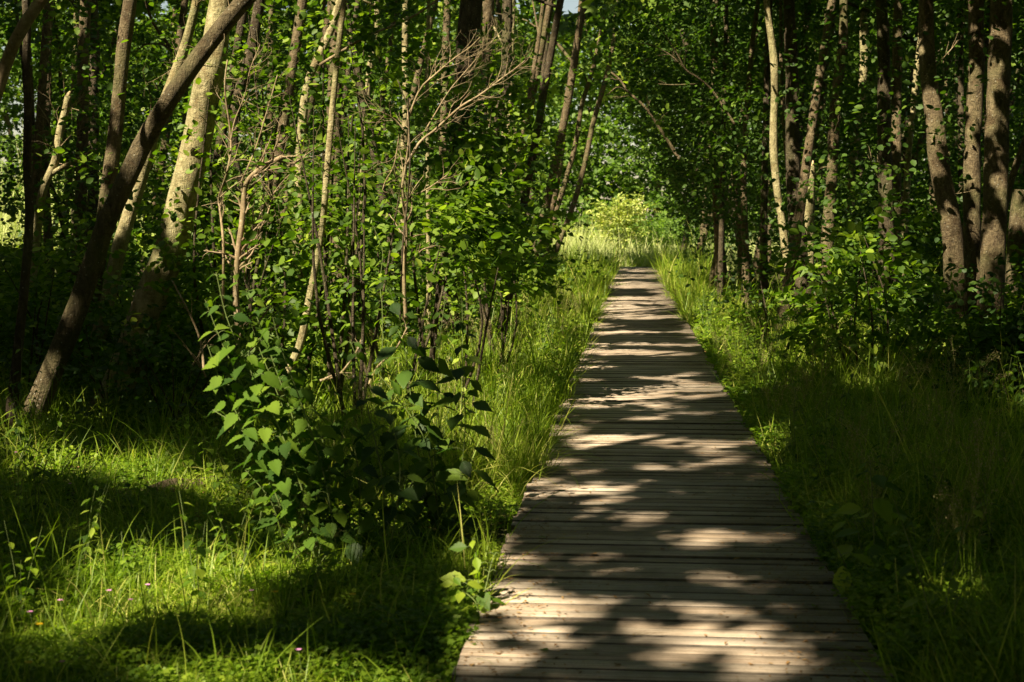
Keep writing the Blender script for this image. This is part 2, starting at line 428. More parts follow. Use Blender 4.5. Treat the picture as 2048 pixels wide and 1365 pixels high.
def plank_mat():
    m, nt, N = mat('weathered_plank'); L = nt.links.new
    at = N('ShaderNodeAttribute', attribute_name='rnd')
    tc = N('ShaderNodeTexCoord')
    off = N('ShaderNodeVectorMath', operation='SCALE'); off.inputs['Scale'].default_value = 37.0
    cb = N('ShaderNodeCombineXYZ'); L(at.outputs['Fac'], cb.inputs[0]); L(at.outputs['Fac'], cb.inputs[2]); L(cb.outputs[0], off.inputs[0])
    ad = N('ShaderNodeVectorMath', operation='ADD'); L(tc.outputs['Object'], ad.inputs[0]); L(off.outputs[0], ad.inputs[1])
    mp = N('ShaderNodeMapping'); mp.inputs['Scale'].default_value = (2.2, 62, 30); L(ad.outputs[0], mp.inputs[0])
    g = N('ShaderNodeTexNoise', i_Scale=1.0, i_Detail=6.0, i_Roughness=.68); L(mp.outputs[0], g.inputs['Vector'])
    b1 = N('ShaderNodeTexNoise', i_Scale=2.6, i_Detail=6.0, i_Roughness=.65); L(tc.outputs['Object'], b1.inputs['Vector'])
    fine = N('ShaderNodeTexNoise', i_Scale=90.0, i_Detail=3.0); L(tc.outputs['Object'], fine.inputs['Vector'])
    rc = ramp(N, [(0, (.33, .255, .19)), (.35, (.42, .335, .26)), (.7, (.51, .42, .335)), (1, (.40, .34, .285))]); L(at.outputs['Fac'], rc.inputs[0])
    rg = ramp(N, [(.30, (.50, .46, .42)), (.5, (.95, .95, .94)), (.7, (1.18, 1.16, 1.13))]); L(g.outputs[0], rg.inputs[0])
    mu = N('ShaderNodeMix', data_type='RGBA', blend_type='MULTIPLY'); mu.inputs[0].default_value = 1
    L(rc.outputs[0], mu.inputs[6]); L(rg.outputs[0], mu.inputs[7])
    rb = ramp(N, [(.34, (.62, .60, .55)), (.55, (1.05, 1.05, 1.05))]); L(b1.outputs[0], rb.inputs[0])
    mu2 = N('ShaderNodeMix', data_type='RGBA', blend_type='MULTIPLY'); mu2.inputs[0].default_value = .85
    L(mu.outputs[2], mu2.inputs[6]); L(rb.outputs[0], mu2.inputs[7])
    rf = ramp(N, [(.3, (.7, .7, .68)), (.5, (1, 1, 1))]); L(fine.outputs[0], rf.inputs[0])
    mu3 = N('ShaderNodeMix', data_type='RGBA', blend_type='MULTIPLY'); mu3.inputs[0].default_value = .6
    L(mu2.outputs[2], mu3.inputs[6]); L(rf.outputs[0], mu3.inputs[7])
    sx = N('ShaderNodeSeparateXYZ'); L(tc.outputs['Object'], sx.inputs[0])
    ws = N('ShaderNodeMath', operation='MULTIPLY'); ws.inputs[1].default_value = 2 * math.pi / .0241; L(sx.outputs[1], ws.inputs[0])
    sn = N('ShaderNodeMath', operation='SINE'); L(ws.outputs[0], sn.inputs[0])
    rs = ramp(N, [(.0, (.62, .60, .57)), (.35, (1, 1, 1))])
    h2 = N('ShaderNodeMath', operation='MULTIPLY_ADD'); h2.inputs[1].default_value = .5; h2.inputs[2].default_value = .5; L(sn.outputs[0], h2.inputs[0]); L(h2.outputs[0], rs.inputs[0])
    mu4 = N('ShaderNodeMix', data_type='RGBA', blend_type='MULTIPLY'); mu4.inputs[0].default_value = .8
    L(mu3.outputs[2], mu4.inputs[6]); L(rs.outputs[0], mu4.inputs[7])
    mu3 = mu4
    p = N('ShaderNodeBsdfPrincipled', i_Roughness=.75); p.inputs['Specular IOR Level'].default_value = .25
    L(mu3.outputs[2], p.inputs['Base Color'])
    b = N('ShaderNodeBump', i_Strength=.5, i_Distance=.006); L(g.outputs[0], b.inputs['Height']); L(b.outputs[0], p.inputs['Normal'])
    L(p.outputs[0], N('ShaderNodeOutputMaterial').inputs[0])
    return m


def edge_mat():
    m, nt, N = mat('plank_gap_shade'); L = nt.links.new
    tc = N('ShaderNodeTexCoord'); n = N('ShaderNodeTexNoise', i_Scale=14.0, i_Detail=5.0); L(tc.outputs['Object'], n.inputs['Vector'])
    r = ramp(N, [(.3, (.05, .04, .03)), (.7, (.13, .105, .08))]); L(n.outputs[0], r.inputs[0])  # shade of the gaps painted as dark colour on plank sides and chamfers
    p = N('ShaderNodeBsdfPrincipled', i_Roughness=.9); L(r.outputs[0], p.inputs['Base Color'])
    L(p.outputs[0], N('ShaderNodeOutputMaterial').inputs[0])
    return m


# ------------------------------------------------------------------ ground and boardwalk
def gheight(x, y):
    return GZ + .05 * (vnoise(x * .7 + 50, y * .7 + 50) - .5) + .012 * (vnoise(x * 4 + 9, y * 4) - .5)


def make_ground():
    n = 240
    t = np.linspace(-1, 1, n); xs = np.sign(t) * (np.abs(t) ** 2.2) * 300
    s = np.linspace(0, 1, n); ys = -40 + 640 * s ** 2.2
    X, Y = np.meshgrid(xs, ys)
    Z = gheight(X, Y)
    V = np.stack([X, Y, Z], -1).reshape(-1, 3)
    i, j = np.meshgrid(np.arange(n - 1), np.arange(n - 1), indexing='ij')
    a = (i * n + j).ravel()
    mb = MB(); mb.add(V, np.stack([a, a + 1, a + n + 1, a + n], -1), np.full(len(a), 4))
    o = mb.build('ground', ground_mat(), smooth=True)
    tag(o, 'dark forest floor under the grass and herbs', 'ground', kind='structure')


def box_verts(cx, cy, cz, sx, sy, sz, bev):
    """a plank with its long upper edges chamfered, long axis x"""
    prof = [(-sy / 2, -sz), (sy / 2, -sz), (sy / 2, -bev), (sy / 2 - bev, 0), (-sy / 2 + bev, 0), (-sy / 2, -bev)]
    v = [[cx - sx / 2, cy + a, cz + b] for a, b in prof] + [[cx + sx / 2, cy + a, cz + b] for a, b in prof]
    f = [(k, (k + 1) % 6, 6 + (k + 1) % 6, 6 + k) for k in range(6)] + [tuple(range(5, -1, -1)), tuple(range(6, 12))]
    return np.array(v), f


def make_boardwalk():
    ang = -math.atan(.0844)
    mb = MB(); g = np.random.default_rng(3); npl = 0
    y = 2.6
    pitch = .113
    while y < 58:
        w = pitch - .008 + g.normal(0, .002)
        v, f = box_verts(g.normal(0, .008), y, g.normal(0, .003), 1.565 + g.normal(0, .01), w, .035, .004)
        tilt = g.normal(0, .004)
        v[:, 2] += tilt * v[:, 0] * .5 + g.normal(0, .012) * (v[:, 1] - y)
        v[:, 1] += g.normal(0, .0012) * v[:, 0]
        mb.add(v, np.concatenate(f), [len(k) for k in f], np.full(12, g.random()))
        y += pitch + g.normal(0, .0015)
        npl += 1
    o = mb.build('boardwalk', plank_mat())
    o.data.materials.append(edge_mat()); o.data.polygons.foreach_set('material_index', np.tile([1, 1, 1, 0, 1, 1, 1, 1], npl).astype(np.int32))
    o.rotation_euler[2] = ang; o.location = (.151, 0, 0)
    tag(o, 'weathered wooden plank boardwalk running straight through the wood', 'boardwalk', kind='structure')
    for sx in (-.62, 0, .62):
        v, f = box_verts(0, 0, 0, 55.4, .07, .075, .004)
        q = v.copy(); q[:, 0], q[:, 1] = v[:, 1] + sx, v[:, 0] + 30.2
        q[:, 2] -= .0375
        m2 = MB(); m2.add(q, np.concatenate([k[::-1] for k in f]), [len(k) for k in f])
        m2.build('bearer', M_DARK, o)


# ------------------------------------------------------------------ tubes
def catmull(pts, n):
    pts = np.asarray(pts, float)
    if len(pts) == 2:
        t = np.linspace(0, 1, n)[:, None]
        return pts[0] * (1 - t) + pts[1] * t
    q = np.vstack([2 * pts[0] - pts[1], pts, 2 * pts[-1] - pts[-2]])
    seg = np.linalg.norm(np.diff(pts[:, :3], axis=0), axis=1)
    cum = np.concatenate([[0], np.cumsum(seg)])
    s = np.linspace(0, cum[-1], n)
    k = np.clip(np.searchsorted(cum, s, 'right') - 1, 0, len(pts) - 2)
    t = ((s - cum[k]) / np.maximum(seg[k], 1e-9))[:, None]
    p0, p1, p2, p3 = q[k], q[k + 1], q[k + 2], q[k + 3]
    return .5 * ((2 * p1) + (-p0 + p2) * t + (2 * p0 - 5 * p1 + 4 * p2 - p3) * t ** 2 + (-p0 + 3 * p1 - 3 * p2 + p3) * t ** 3)


def tube(mb, pts, rad, sides=8, n=None, bump=0., g=RNG, cap=True):
    pts = np.asarray(pts, float); rad = np.asarray(rad, float)
    n = n or max(3, len(pts) * 4)
    c = catmull(np.hstack([pts, rad[:, None]]), n)
    p, r = c[:, :3], np.maximum(c[:, 3], .0006)
    T = nz(np.gradient(p, axis=0))
    m = T.mean(0); ref = np.eye(3)[np.argmin(np.abs(m))]
    U = nz(np.cross(T, ref)); W = np.cross(T, U)
    a = np.linspace(0, 2 * math.pi, sides, endpoint=False)
    rr = np.repeat(r[:, None], sides, 1)
    if bump:
        ph = g.random(4) * 50
        s = np.concatenate([[0], np.cumsum(np.linalg.norm(np.diff(p, axis=0), axis=1))])[:, None]
        rr = rr * (1 + bump * (2 * vnoise(np.cos(a)[None] * 1.3 + ph[0] + s * .0, s * 2.2 + ph[1] + np.sin(a)[None] * 1.3) - 1)
                   + bump * .6 * (2 * vnoise(np.cos(a)[None] * 2.5 + ph[2] + 0 * s, s * 7 + ph[3] + np.sin(a)[None] * 2.5) - 1))
    V = p[:, None] + rr[..., None] * (np.cos(a)[None, :, None] * U[:, None] + np.sin(a)[None, :, None] * W[:, None])
    i, j = np.meshgrid(np.arange(n - 1), np.arange(sides), indexing='ij')
    b = (i * sides + j).ravel(); e = (i * sides + (j + 1) % sides).ravel()
    loops = np.stack([b, e, e + sides, b + sides], -1).ravel()
    cnt = np.full(len(b), 4)
    if cap:
        loops = np.concatenate([loops, np.arange(sides)[::-1], (n - 1) * sides + np.arange(sides)])
        cnt = np.concatenate([cnt, [sides, sides]])
    mb.add(V.reshape(-1, 3), loops, cnt)
    return p, r


def twig(mb, p0, d, L, r, g, depth=2, wig=.35):
    """a crooked twig with side twigs"""
    k = 6
    pts = [np.asarray(p0, float)]; d = nz(np.asarray(d, float))
    for i in range(k):
        d = nz(d + g.normal(0, wig / 2, 3) + [0, 0, .04])
        pts.append(pts[-1] + d * L / k)
    tube(mb, pts, np.linspace(r, r * .35, k + 1), 5, 9, cap=False)
    if depth > 0:
        for i in range(1, k + 1):
            if g.random() < .72:
                dd = nz(pts[i] - pts[i - 1])
                sd = nz(np.cross(dd, g.normal(0, 1, 3)))
                twig(mb, pts[i], dd * .75 + sd * g.uniform(.5, .9), L * g.uniform(.28, .5), r * (1 - i / k * .6) * .55, g, depth - 1, wig)


# ------------------------------------------------------------------ leaf sprays
def spray(mb, c, d, nl, L, size, g, tmpl=LEAF_S, droop=.15, njit=.45, rnd=None, up=(0, 0, 1), cull=True, zmin=None):
    c = np.asarray(c, float); N = len(c)
    if N == 0:
        return
    d = nz(np.asarray(d, float))
    L = np.broadcast_to(np.asarray(L, float), (N,))
    n0 = nz(np.asarray(up) + g.normal(0, .35, (N, 3)))
    sd = nz(np.cross(d, n0))
    t = (np.arange(nl) + .5)[None] / nl + g.uniform(-.05, .05, (N, nl))
    sg = np.where(np.arange(nl) % 2 == 0, 1., -1.)[None] * np.ones((N, 1))
    off = g.uniform(0.02, .42, (N, nl)) * (1.1 - t)
    pos = c[:, None] + d[:, None] * (t * L[:, None])[..., None] + sd[:, None] * (sg * off * L[:, None])[..., None]
    pos[..., 2] -= droop * (t ** 2) * L[:, None]
    pos += g.normal(0, .025, pos.shape) * L[:, None, None]
    ax = d[:, None] * .55 + sd[:, None] * (sg * .8)[..., None] + g.normal(0, .35, pos.shape); ax[..., 2] -= .25
    nn = n0[:, None] + g.normal(0, njit, pos.shape)
    s = size * g.uniform(.6, 1.25, (N, nl))
    if rnd is None:
        rnd = g.random(N)
    rr = np.clip(np.asarray(rnd)[:, None] * .45 + g.random((N, nl)) ** 1.5 * .6, 0, 1)
    pos = pos.reshape(-1, 3); ax = ax.reshape(-1, 3); nn = nn.reshape(-1, 3); s = s.ravel(); rr = rr.ravel()
    keep = np.ones(len(pos), bool)
    if zmin is not None:
        keep &= pos[:, 2] > zmin
    if cull:
        u, v = suncoord(pos)
        keep &= ~spots_at(u, v, pos[:, 2], .0)
        low = pos[:, 2] > .35
        keep &= ~(low & path_lit(u, v, 0) & (g.random(len(pos)) < .9))
        keep &= ~((pos[:, 2] > .8) & grass_lit(u, v) & (g.random(len(pos)) < .85))
    keep &= in_corridor(pos)
    mb.inst(tmpl, pos[keep], frames(ax[keep], nn[keep]), s[keep], rr[keep])


def in_corridor(p):
    """keep what grows clear of the path and of the view along it"""
    dx = p[:, 0] - pathx(p[:, 1])
    bad = (np.abs(dx) < .78) & (p[:, 2] < 2.6) & (p[:, 1] < 59) & (p[:, 2] > .03)
    px, py, dd = proj(p)
    far = p[:, 1] > 24
    bad |= far & (p[:, 1] < 71) & (py > 385 + (px > 1290) * 75) & (py < 500) & (px > 1105) & (px < 1285)
    bad |= (p[:, 1] > 10) & (p[:, 1] < 71) & (py > 235) & (py <= 400) & (px > 1128) & (px < 1215) & (p[:, 0] * 7919 % 1 < .75)
    bad |= far & (p[:, 1] < 71) & (py > 60) & (py < 520) & (px > 1095 - .03 * py) & (px < 1240 - (py - 100) * .08) & (np.modf(np.abs(p[:, 0]) * 7919)[0] < np.where(py > 210, .9, .45))
    bad |= (p[:, 1] < 130) & (py < 34) & (np.abs(px - 1142) < 34 - .4 * py) & (p[:, 1] > 5)
    bad |= (p[:, 1] > 13) & (p[:, 1] < 95) & (py > 425) & (py < 492) & (px < 130) & (np.modf(np.abs(p[:, 0]) * 7919)[0] < .95 - .004 * np.abs(px))
    bad |= (p[:, 1] > 18) & (p[:, 1] < 130) & (fnoise(p[:, 0] * .6 + 3, p[:, 2] * .8) > .55) & (py < 330) & (py > 60) & (px < 75) & (p[:, 1] > 14)
    return ~bad


# ------------------------------------------------------------------ trees
TREES = []     # dict: top xy, low crown MB, empty ...


def new_tree(name, label, cat, pts, rad, bark, g, group=None, extend=True, sides=12, n=None, bump=.06, top_h=13.5, limbs=3, flare=True):
    pts = np.asarray(pts, float); rad = np.asarray(rad, float)       # given from top to bottom
    pts, rad = pts[::-1], rad[::-1]                                   # now bottom to top
    if pts[0, 2] > GZ:
        d = nz(pts[1] - pts[0]) if len(pts) > 1 else A([0, 0, 1.]); d[2] = max(d[2], .5)
        L = (pts[0, 2] - GZ + .08) / d[2]
        base = pts[0] - d * L
        k = max(1, int(L / 1.2))
        add = [base + (pts[0] - base) * i / k for i in range(k)]
        rl = [rad[0] * (1 + .12 * (1 - i / k)) for i in range(k)]
        pts = np.vstack([add, pts]); rad = np.concatenate([rl, rad])
    if flare:
        rad = rad.copy(); rad[0] *= 1.45; rad[1] *= 1.08
    vis_top = pts[-1].copy()
    if extend:
        d = nz(pts[-1] - pts[-2]); q, r = pts[-1], rad[-1]
        P2, R2 = [], []
        while q[2] < top_h:
            d = nz(d * .85 + A([0, 0, .22]) + g.normal(0, .06, 3)); q = q + d * 1.3
            r *= .86; P2.append(q); R2.append(r)
        if P2:
            pts = np.vstack([pts, P2]); rad = np.concatenate([rad, R2])
    base = pts[0].copy(); base[2] = GZ
    e = empty(name, base)
    mb = MB()
    p, r = tube(mb, pts, rad, sides, n or max(10, len(pts) * 5), bump, g)
    tr = mb.build('trunk', bark, e, base, True)
    tag(e, label, cat, group)
    if extend:
        hi = np.where(p[:, 2] > max(3.8, top_h * .42))[0]
        for _ in range(limbs):
            if len(hi) < 3: break
            i = hi[g.integers(0, len(hi) - 2)]
            m2 = MB(); dd = g.normal(0, 1, 3); dd[2] = abs(dd[2]) * .6 + .5
            dd = nz(dd); q = p[i]; bp = [q]
            for k in range(4):
                dd = nz(dd + g.normal(0, .15, 3) + [0, 0, .05]); q = q + dd * g.uniform(.5, .9); bp.append(q)
            tube(m2, bp, np.linspace(r[i] * .5, r[i] * .1, 5), 6, 10)
            m2.build('branch', bark, e, base, True)
    t = dict(e=e, base=base, top=pts[-1][:2], topz=pts[-1][2], mb=MB(), leaf=M_LEAF, p=p, r=r, bark=bark)
    TREES.append(t)
    return t


def ptree(name, label, cat, Y, tr, bark, seed, group=None, lean=0., **k):
    """trunk traced where it stands: tr = [(px, py, width px)] top to bottom at distance Y"""
    g = np.random.default_rng(seed)
    pts = [P(a, b, Y + lean * (i - (len(tr) - 1)) + g.normal(0, .03)) for i, (a, b, w) in enumerate(tr)]
    rad = [w * Y / F / 2 for a, b, w in tr]
    return new_tree(name, label, cat, pts, rad, bark, g, group, **k)


def twigs_on(t, z0, z1, n, L, g, r=.009, bias=None, depth=1, mat_=None):
    idx = np.where((t['p'][:, 2] > z0) & (t['p'][:, 2] < z1))[0]
    for _ in range(n):
        if len(idx) == 0: return
        i = idx[g.integers(0, len(idx))]
        d = g.normal(0, 1, 3); d[1] *= .5; d[2] = d[2] * .5 + .35
        if bias is not None: d = d + bias
        mb = MB(); twig(mb, t['p'][i], d, L * g.uniform(.5, 1.2), r * g.uniform(.7, 1.3), g, depth)
        mb.build('dead_twig', mat_ or M_TWIG, t['e'], t['base'], True)


print('materials done')
make_ground()
make_boardwalk()

# ---- left of the path
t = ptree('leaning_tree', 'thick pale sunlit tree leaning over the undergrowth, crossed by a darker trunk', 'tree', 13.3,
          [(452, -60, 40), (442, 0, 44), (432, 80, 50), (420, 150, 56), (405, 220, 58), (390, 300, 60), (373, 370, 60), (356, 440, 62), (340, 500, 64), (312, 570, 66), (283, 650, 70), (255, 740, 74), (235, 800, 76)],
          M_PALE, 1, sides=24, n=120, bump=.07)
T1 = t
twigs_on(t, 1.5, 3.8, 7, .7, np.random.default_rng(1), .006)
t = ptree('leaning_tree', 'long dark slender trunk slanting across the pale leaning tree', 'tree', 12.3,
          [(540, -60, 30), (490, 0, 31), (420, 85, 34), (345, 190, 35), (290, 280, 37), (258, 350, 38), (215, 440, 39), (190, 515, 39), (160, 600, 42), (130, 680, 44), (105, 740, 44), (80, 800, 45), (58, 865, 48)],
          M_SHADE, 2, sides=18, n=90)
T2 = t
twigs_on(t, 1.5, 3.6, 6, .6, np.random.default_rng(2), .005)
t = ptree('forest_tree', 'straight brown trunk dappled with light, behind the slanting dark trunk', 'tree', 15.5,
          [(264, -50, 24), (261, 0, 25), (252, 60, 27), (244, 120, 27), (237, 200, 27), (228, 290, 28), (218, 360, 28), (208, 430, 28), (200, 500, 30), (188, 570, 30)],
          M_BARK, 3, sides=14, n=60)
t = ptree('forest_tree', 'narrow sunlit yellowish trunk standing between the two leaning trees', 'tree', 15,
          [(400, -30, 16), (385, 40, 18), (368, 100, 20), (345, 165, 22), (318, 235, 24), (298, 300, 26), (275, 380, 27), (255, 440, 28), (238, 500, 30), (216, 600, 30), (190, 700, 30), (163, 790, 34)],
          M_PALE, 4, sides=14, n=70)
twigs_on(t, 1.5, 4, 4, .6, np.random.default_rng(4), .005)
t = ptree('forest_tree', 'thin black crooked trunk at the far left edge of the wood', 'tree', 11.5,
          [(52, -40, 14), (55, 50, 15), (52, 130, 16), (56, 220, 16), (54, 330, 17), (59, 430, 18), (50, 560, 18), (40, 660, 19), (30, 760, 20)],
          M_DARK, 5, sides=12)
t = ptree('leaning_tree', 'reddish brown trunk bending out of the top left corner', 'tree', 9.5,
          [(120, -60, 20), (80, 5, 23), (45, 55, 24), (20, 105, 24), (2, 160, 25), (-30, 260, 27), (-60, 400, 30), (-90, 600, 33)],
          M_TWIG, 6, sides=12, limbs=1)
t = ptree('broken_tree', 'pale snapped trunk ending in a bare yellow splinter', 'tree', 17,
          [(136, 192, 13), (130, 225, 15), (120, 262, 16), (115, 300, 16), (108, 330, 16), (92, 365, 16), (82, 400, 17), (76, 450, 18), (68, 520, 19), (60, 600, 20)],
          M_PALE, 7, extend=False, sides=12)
mb = MB(); tube(mb, [P(134, 196, 17), P(137, 190, 17), P(141, 183, 17)], [.03, .028, .012], 6, 5); mb.build('splinter', M_WOUND, t['e'], t['base'])
mb = MB(); tube(mb, [P(100, 350, 17), P(125, 335, 16.9), (P(150, 322, 16.8)), P(182, 304, 16.7)], [.035, .028, .022, .015], 7, 12); mb.build('branch', M_PALE, t['e'], t['base'], True)
twigs_on(t, 1.6, 3.1, 8, .55, np.random.default_rng(7), .006)
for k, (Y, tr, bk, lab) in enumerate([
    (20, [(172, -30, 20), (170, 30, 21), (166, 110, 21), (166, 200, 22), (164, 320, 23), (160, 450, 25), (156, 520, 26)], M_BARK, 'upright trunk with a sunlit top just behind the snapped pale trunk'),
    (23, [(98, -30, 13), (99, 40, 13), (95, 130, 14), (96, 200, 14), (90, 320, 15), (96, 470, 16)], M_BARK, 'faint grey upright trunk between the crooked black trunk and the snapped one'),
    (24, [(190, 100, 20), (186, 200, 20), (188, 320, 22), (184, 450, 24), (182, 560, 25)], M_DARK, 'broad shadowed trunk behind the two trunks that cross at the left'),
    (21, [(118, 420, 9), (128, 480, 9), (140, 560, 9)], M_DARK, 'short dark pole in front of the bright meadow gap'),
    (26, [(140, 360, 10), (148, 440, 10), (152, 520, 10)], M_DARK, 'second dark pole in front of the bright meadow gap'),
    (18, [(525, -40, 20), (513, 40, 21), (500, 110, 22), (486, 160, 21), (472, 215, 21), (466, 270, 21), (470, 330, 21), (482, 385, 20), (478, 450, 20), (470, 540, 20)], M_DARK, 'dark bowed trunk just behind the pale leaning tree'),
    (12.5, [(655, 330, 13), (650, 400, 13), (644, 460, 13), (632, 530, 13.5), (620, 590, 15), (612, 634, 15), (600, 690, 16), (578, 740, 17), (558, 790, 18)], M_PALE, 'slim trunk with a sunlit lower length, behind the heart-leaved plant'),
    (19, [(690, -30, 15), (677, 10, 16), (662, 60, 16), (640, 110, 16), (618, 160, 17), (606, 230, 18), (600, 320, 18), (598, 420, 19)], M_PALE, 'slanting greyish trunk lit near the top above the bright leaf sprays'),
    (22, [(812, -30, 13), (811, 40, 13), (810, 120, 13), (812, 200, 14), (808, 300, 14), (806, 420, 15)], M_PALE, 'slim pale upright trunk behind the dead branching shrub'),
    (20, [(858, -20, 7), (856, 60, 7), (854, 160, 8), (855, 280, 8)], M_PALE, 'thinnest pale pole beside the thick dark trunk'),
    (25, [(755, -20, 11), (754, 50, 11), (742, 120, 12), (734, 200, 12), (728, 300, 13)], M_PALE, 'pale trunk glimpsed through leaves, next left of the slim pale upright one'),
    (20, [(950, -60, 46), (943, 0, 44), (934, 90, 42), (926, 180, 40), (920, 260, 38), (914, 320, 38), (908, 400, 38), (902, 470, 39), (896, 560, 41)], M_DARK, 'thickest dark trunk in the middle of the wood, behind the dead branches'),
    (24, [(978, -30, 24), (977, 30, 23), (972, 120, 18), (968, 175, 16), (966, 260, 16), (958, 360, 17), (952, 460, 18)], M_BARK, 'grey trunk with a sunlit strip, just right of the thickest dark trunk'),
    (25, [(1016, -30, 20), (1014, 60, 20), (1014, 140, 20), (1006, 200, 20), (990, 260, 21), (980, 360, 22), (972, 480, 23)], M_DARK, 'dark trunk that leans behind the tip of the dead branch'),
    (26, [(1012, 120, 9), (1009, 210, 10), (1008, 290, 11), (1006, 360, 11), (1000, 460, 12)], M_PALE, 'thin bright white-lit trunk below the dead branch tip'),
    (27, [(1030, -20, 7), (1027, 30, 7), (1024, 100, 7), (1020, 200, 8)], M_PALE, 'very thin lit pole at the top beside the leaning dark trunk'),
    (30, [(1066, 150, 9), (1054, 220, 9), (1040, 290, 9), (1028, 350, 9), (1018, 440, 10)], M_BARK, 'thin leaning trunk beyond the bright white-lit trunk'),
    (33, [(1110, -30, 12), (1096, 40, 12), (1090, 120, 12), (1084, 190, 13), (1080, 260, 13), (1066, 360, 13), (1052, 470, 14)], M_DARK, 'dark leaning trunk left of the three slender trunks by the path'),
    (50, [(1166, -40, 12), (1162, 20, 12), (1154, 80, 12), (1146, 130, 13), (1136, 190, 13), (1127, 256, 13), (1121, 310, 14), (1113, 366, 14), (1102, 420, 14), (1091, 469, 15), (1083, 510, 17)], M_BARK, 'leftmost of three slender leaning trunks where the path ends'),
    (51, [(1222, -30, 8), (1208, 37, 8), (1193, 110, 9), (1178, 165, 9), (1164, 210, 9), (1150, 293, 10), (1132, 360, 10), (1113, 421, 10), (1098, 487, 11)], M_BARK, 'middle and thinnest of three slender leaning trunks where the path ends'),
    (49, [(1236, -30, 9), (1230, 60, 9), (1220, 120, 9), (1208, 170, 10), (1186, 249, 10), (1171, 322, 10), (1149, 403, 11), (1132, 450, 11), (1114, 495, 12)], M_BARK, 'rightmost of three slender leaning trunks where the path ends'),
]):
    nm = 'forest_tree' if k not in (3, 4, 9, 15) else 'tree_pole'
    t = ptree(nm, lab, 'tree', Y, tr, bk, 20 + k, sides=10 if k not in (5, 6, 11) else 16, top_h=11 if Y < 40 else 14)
    if Y < 25 and k in (0, 5, 7, 11, 12): twigs_on(t, 1.6, 4, 3, .7, np.random.default_rng(60 + k), .006)

# ---- right of the path
t = ptree('sapling', 'slim pale sunlit sapling with a knobbly bark right of the path', 'tree', 22,
          [(1530, -40, 13), (1535, 20, 13), (1543, 80, 14), (1549, 140, 14), (1549, 200, 14), (1547, 260, 15), (1549, 330, 15), (1557, 400, 15), (1566, 460, 15), (1572, 510, 15), (1578, 560, 16), (1582, 620, 16)],
          M_PALE, 50, sides=12, n=110, bump=.13)
SAP = t
twigs_on(t, 1.4, 4.5, 16, .07, np.random.default_rng(50), .008, depth=0)
t = ptree('broken_tree', 'pale broken stump trunk with a jagged top behind the slim sapling', 'tree', 25,
          [(1619, 332, 17), (1619, 345, 21), (1619, 400, 22), (1618, 460, 22), (1617, 530, 23), (1618, 600, 24)], M_PALE, 51, extend=False, sides=12)
for dx, h in ((-6, 22), (1, 12), (6, 16)):
    mb = MB(); tube(mb, [P(1619 + dx, 340, 25), P(1619 + dx * 1.1, 332, 25), P(1619 + dx * 1.2, 334 - h, 25)], [.04, .03, .006], 5, 5); mb.build('splinter', M_WOUND, t['e'], t['base'])
